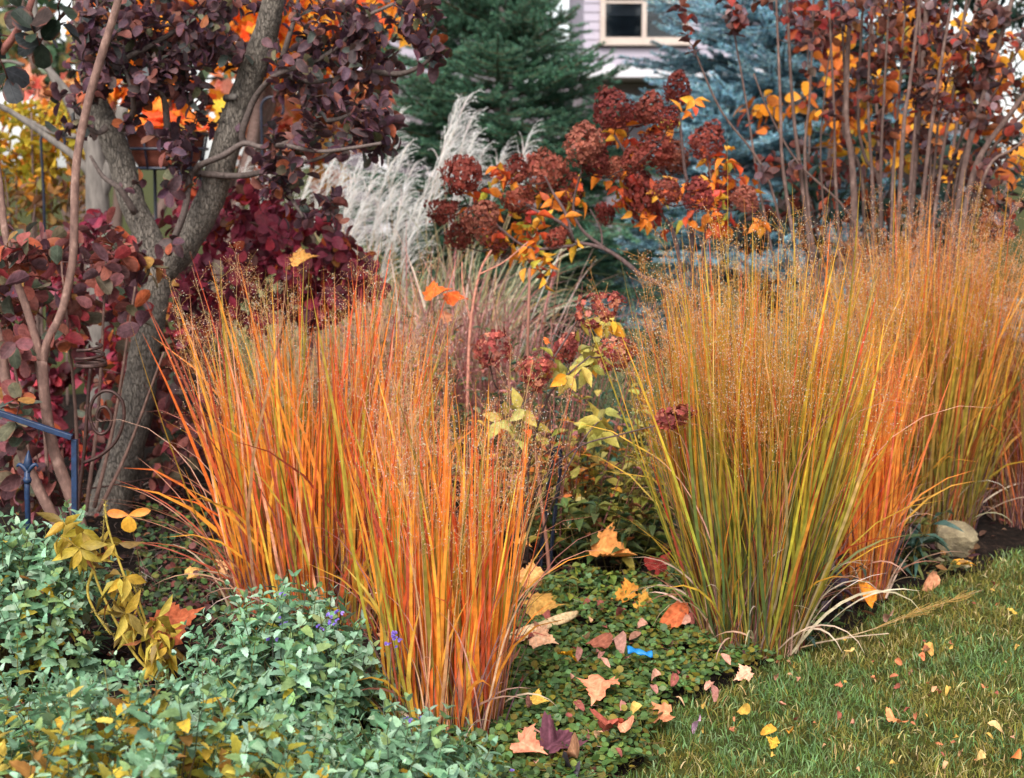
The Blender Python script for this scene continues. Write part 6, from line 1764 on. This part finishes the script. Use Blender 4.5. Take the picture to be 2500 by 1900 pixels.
# ------------------------------------------------------------------ fallen leaves, one by one
MV = [leaf_mesh('fallen_leaf', T_MAPLE, M_DRY, b_, f_, r_, t_, 1.0) for b_, f_, r_, t_ in [(0.25, 0.35, 0.07, 0.3), (0.55, 0.5, 0.09, -0.5), (-0.35, -0.3, 0.08, 0.4), (0.7, -0.4, 0.1, 0.6), (0.1, 0.9, 0.09, 0.2)]]
OV = [leaf_mesh('fallen_leaf', T_OVAL, M_DRY, b_, f_, r_, t_, 0.6) for b_, f_, r_, t_ in [(0.7, 1.0, 0.08, 0.6), (-0.6, 1.2, 0.1, -0.6), (1.0, 0.7, 0.1, 0.8), (0.4, 1.4, 0.12, -0.8)]]
FALLEN = [  # px, py, size in pixels, colour, height above ground, tilt towards us, kind, label
    (1285, 1400, 78, (236, 168, 104), 0.12, 0.9, 'm', 'orange tan maple leaf propped against the foot of the black wire hoop'),
    (1335, 1478, 84, (196, 146, 76), 0.06, 0.7, 'm', 'yellow maple leaf with dark veins above the long pale curled leaf'),
    (1330, 1560, 62, (244, 186, 146), 0.09, 0.8, 'm', 'peach maple leaf leaning on the long pale curled leaf'),
    (1388, 1600, 46, (236, 166, 40), 0.08, 0.7, 'm', 'bright yellow crumpled leaf left of the blue plastic scrap'),
    (1240, 1618, 84, (206, 136, 116), 0.06, 0.35, 'm', 'dusty pink brown maple leaf right beside the slender orange grass'),
    (1460, 1682, 92, (238, 152, 116), 0.07, 0.4, 'm', 'large salmon maple leaf spread on the ground cover'),
    (1320, 1712, 40, (224, 180, 84), 0.07, 0.6, 'm', 'small yellow maple leaf below the large salmon one'),
    (1482, 1762, 80, (176, 92, 76), 0.07, 0.7, 'm', 'brick red folded maple leaf at the lawn corner'),
    (1362, 1806, 104, (104, 62, 74), 0.06, 0.55, 'm', 'dark purple maple leaf near the bottom of the bed'),
    (1300, 1826, 78, (224, 146, 116), 0.06, 0.65, 'm', 'salmon brown maple leaf left of the dark purple one'),
    (1600, 1752, 82, (222, 144, 104), 0.06, 0.3, 'm', 'tan maple leaf lying flat where the turf begins'),
    (1528, 1788, 54, (240, 166, 130), 0.06, 0.7, 'o', 'salmon curled leaf just below the brick red one'),
    (1412, 1856, 60, (206, 146, 112), 0.05, 0.5, 'o', 'peach curled leaf below the dark purple one'),
    (1395, 1875, 60, (76, 70, 78), 0.05, 0.4, 'o', 'slate grey leaf under the peach curled one'),
    (1660, 1495, 60, (226, 118, 74), 0.07, 0.9, 'o', 'orange red rolled leaf at the foot of the olive grass'),
    (1500, 1350, 110, (226, 150, 84), 0.14, 0.45, 'm', 'orange tan maple leaf in the shade left of the olive grass'),
    (1612, 1375, 70, (140, 50, 44), 0.10, 0.9, 'm', 'dark red maple leaf among the olive grass stems'),
    (1520, 1450, 60, (206, 136, 56), 0.04, 0.5, 'm', 'yellow orange maple leaf behind the ground cover'),
    (1580, 1470, 56, (206, 150, 66), 0.03, 0.4, 'm', 'golden maple leaf right of the yellow orange one, behind the ground cover'),
    (1450, 1580, 44, (160, 96, 76), 0.06, 0.6, 'o', 'brown curled leaf between the yellow crumpled one and the plastic scrap'),
    (1505, 1572, 40, (176, 130, 116), 0.05, 0.4, 'o', 'mauve brown leaf touching the blue plastic scrap'),
    (2355, 1378, 62, (250, 176, 70), 0.06, 0.5, 'm', 'orange yellow maple leaf on the turf below the pale rock'),
    (2280, 1420, 44, (206, 140, 104), 0.05, 0.8, 'o', 'brown curled leaf left of the orange yellow one by the rock'),
    (2190, 1752, 58, (244, 150, 100), 0.05, 0.5, 'm', 'salmon maple leaf alone out on the lawn'),
    (2478, 1486, 30, (226, 184, 84), 0.04, 0.4, 'm', 'yellow maple leaf near the right edge of the lawn'),
    (2390, 1850, 34, (226, 184, 116), 0.045, 0.8, 'o', 'pale yellow upright leaf low on the right of the lawn'),
    (2480, 1840, 36, (240, 140, 80), 0.045, 0.4, 'o', 'orange leaf on the lawn close to the bottom right corner'),
    (2428, 1770, 34, (240, 190, 130), 0.045, 0.5, 'o', 'cream tan leaf on the lawn right of the salmon one'),
    (1812, 1648, 42, (232, 170, 140), 0.05, 0.5, 'm', 'pinkish tan leaf where ground cover meets turf under the olive grass'),
    (1815, 1740, 32, (206, 164, 76), 0.035, 0.8, 'o', 'narrow yellow leaf standing in the turf'),
    (1928, 1782, 30, (214, 146, 56), 0.035, 0.9, 'o', 'amber leaf standing in the middle of the near turf'),
    (1885, 1810, 32, (214, 164, 60), 0.035, 0.3, 'm', 'yellow maple leaf below the amber standing one'),
    (1880, 1780, 34, (244, 176, 70), 0.045, 0.9, 'o', 'golden curled leaf left of the amber standing one'),
    (1700, 1762, 34, (206, 160, 190), 0.05, 0.5, 'o', 'lilac pink petal on the turf'),
    (1550, 1725, 30, (244, 200, 110), 0.06, 0.8, 'o', 'small straw yellow leaf between the brick red and the tan leaf'),
    (2070, 1590, 30, (250, 206, 130), 0.05, 0.4, 'm', 'cream maple leaf below the fallen straw stalk'),
    (2270, 1580, 28, (206, 156, 86), 0.04, 0.5, 'o', 'amber leaf right of the pale blade of the fallen stalk'),
    (2120, 1470, 56, (246, 150, 50), 0.06, 1.1, 'o', 'orange bent leaf at the foot of the small fiery grass'),
    (440, 1512, 120, (176, 92, 60), 0.22, 0.9, 'm', 'large russet curled leaf behind the catmint'),
    (480, 1392, 56, (244, 190, 110), 0.10, 0.7, 'm', 'pale orange maple leaf left of the tall orange grass foot'),
    (545, 1385, 50, (240, 176, 120), 0.10, 0.7, 'm', 'peach maple leaf touching the tall orange grass'),
    (575, 1455, 60, (240, 150, 50), 0.12, 1.3, 'o', 'orange leaf standing in the stems of the tall orange grass'),
    (590, 1310, 40, (206, 130, 100), 0.10, 0.7, 'o', 'brown pink leaf among the outer blades left of the tall grass'),
    (1500, 1270, 44, (196, 110, 70), 0.12, 0.7, 'm', 'rust leaf in the dark undergrowth left of the olive grass'),
    (1280, 1330, 50, (236, 160, 90), 0.16, 0.9, 'm', 'light orange maple leaf behind the top of the brown cane foot'),
    (2170, 1500, 32, (206, 156, 136), 0.05, 0.8, 'o', 'pale pink leaf right of the small fiery grass'),
    (1940, 1560, 40, (150, 90, 90), 0.05, 0.5, 'm', 'mauve leaf under the right side of the olive grass'),
]


def drop(px, py, size, colr, h, tilt, kind, label, group, cat='fallen leaf'):
    c = G(px, py, h)
    L = size * c[1] / FPX * (1.05 if kind == 'm' else 1.2)
    yaw = R.random() * 6.283
    N = nrm(np.array([R.normal(0, 0.25), -math.sin(tilt), math.cos(tilt)]))
    D, N = ortho(np.array([[math.cos(yaw), math.sin(yaw), R.normal(0, 0.2)]]), N[None])
    S = np.cross(D, N)
    M = frame_matrix(c - D[0] * L * 0.45, S[0], D[0], N[0], L, L if kind == 'm' else L * R.uniform(0.5, 0.7))
    V = MV if kind == 'm' else OV
    o = piece('fallen_leaf', V[R.integers(len(V))], None, M, lin(colr))
    low = min((o.matrix_basis @ v.co).z for v in o.data.vertices)
    if low < 0.012:
        o.location.z += 0.012 - low
    tag(o, label, cat, group)


for px, py, s, c_, h, t, k, lb in FALLEN:
    under = 1180 < px < 1850 and py > 1440 and G(px, py)[0] < edge_x(G(px, py)[1])
    drop(px, py, s * (1.15 if under else 1.0), c_, h + (0.045 if under else 0.0), t, k, lb, 'fallen leaves')
p = P(1078, 712, 6.2)
for (px, py, Y, s, c_, lb) in [(1065, 712, 6.2, 72, (236, 112, 50), 'orange maple leaf lying on the green perennial in mid bed'), (1110, 716, 6.25, 64, (236, 104, 48), 'red orange maple leaf touching the one on the green perennial'), (1085, 770, 6.3, 40, (240, 160, 120), 'small peach leaf below the orange one in mid bed'), (740, 630, 6.3, 70, (244, 176, 96), 'tan maple leaf caught in the burgundy shrub'), (1340, 830, 4.9, 26, (236, 120, 60), 'scarlet leaf hanging between the red flower heads')]:
    c = P(px, py, Y)
    L = s * Y / FPX
    D, N = ortho(np.array([[R.choice([-1, 1]), R.normal(0, 0.4), R.normal(0, 0.3)]]), np.array([[R.normal(0, 0.3), -0.7, 0.7]]))
    o = piece('fallen_leaf', MV[R.integers(5)], None, frame_matrix(c - D[0] * L * 0.4, np.cross(D, N)[0], D[0], N[0], L, L * 0.9), lin(c_))
    tag(o, lb, 'fallen leaf', 'fallen leaves')
for i in range(110):
    px, py = R.uniform(1500, 2500), R.uniform(1420, 1890)
    q = G(px, py)
    if q[0] < edge_x(q[1]) + 0.02:
        continue
    light = R.random() < 0.5
    colr = [(206, 166, 84), (206, 156, 116), (200, 140, 116)][R.integers(3)] if light else [(214, 130, 90), (180, 110, 80), (150, 84, 70)][R.integers(3)]
    drop(px, py, R.uniform(8, 20), colr, 0.042, R.uniform(0, 0.9), 'o' if R.random() < 0.7 else 'm', 'small pale scrap of dry leaf on the turf' if light else 'small reddish brown scrap of dry leaf on the turf', 'leaf scraps scattered over the lawn')
for i in range(60):
    px, py = R.uniform(1180, 1850), R.uniform(1460, 1880)
    q = G(px, py)
    if q[0] > edge_x(q[1]):
        continue
    drop(px, py, R.uniform(14, 30), [(206, 150, 130), (176, 120, 110), (230, 180, 140), (150, 84, 76)][R.integers(4)], 0.1, R.uniform(0, 0.9), 'o', 'small dull pink scrap of dry leaf on the ground cover', 'leaf scraps scattered over the ground cover')
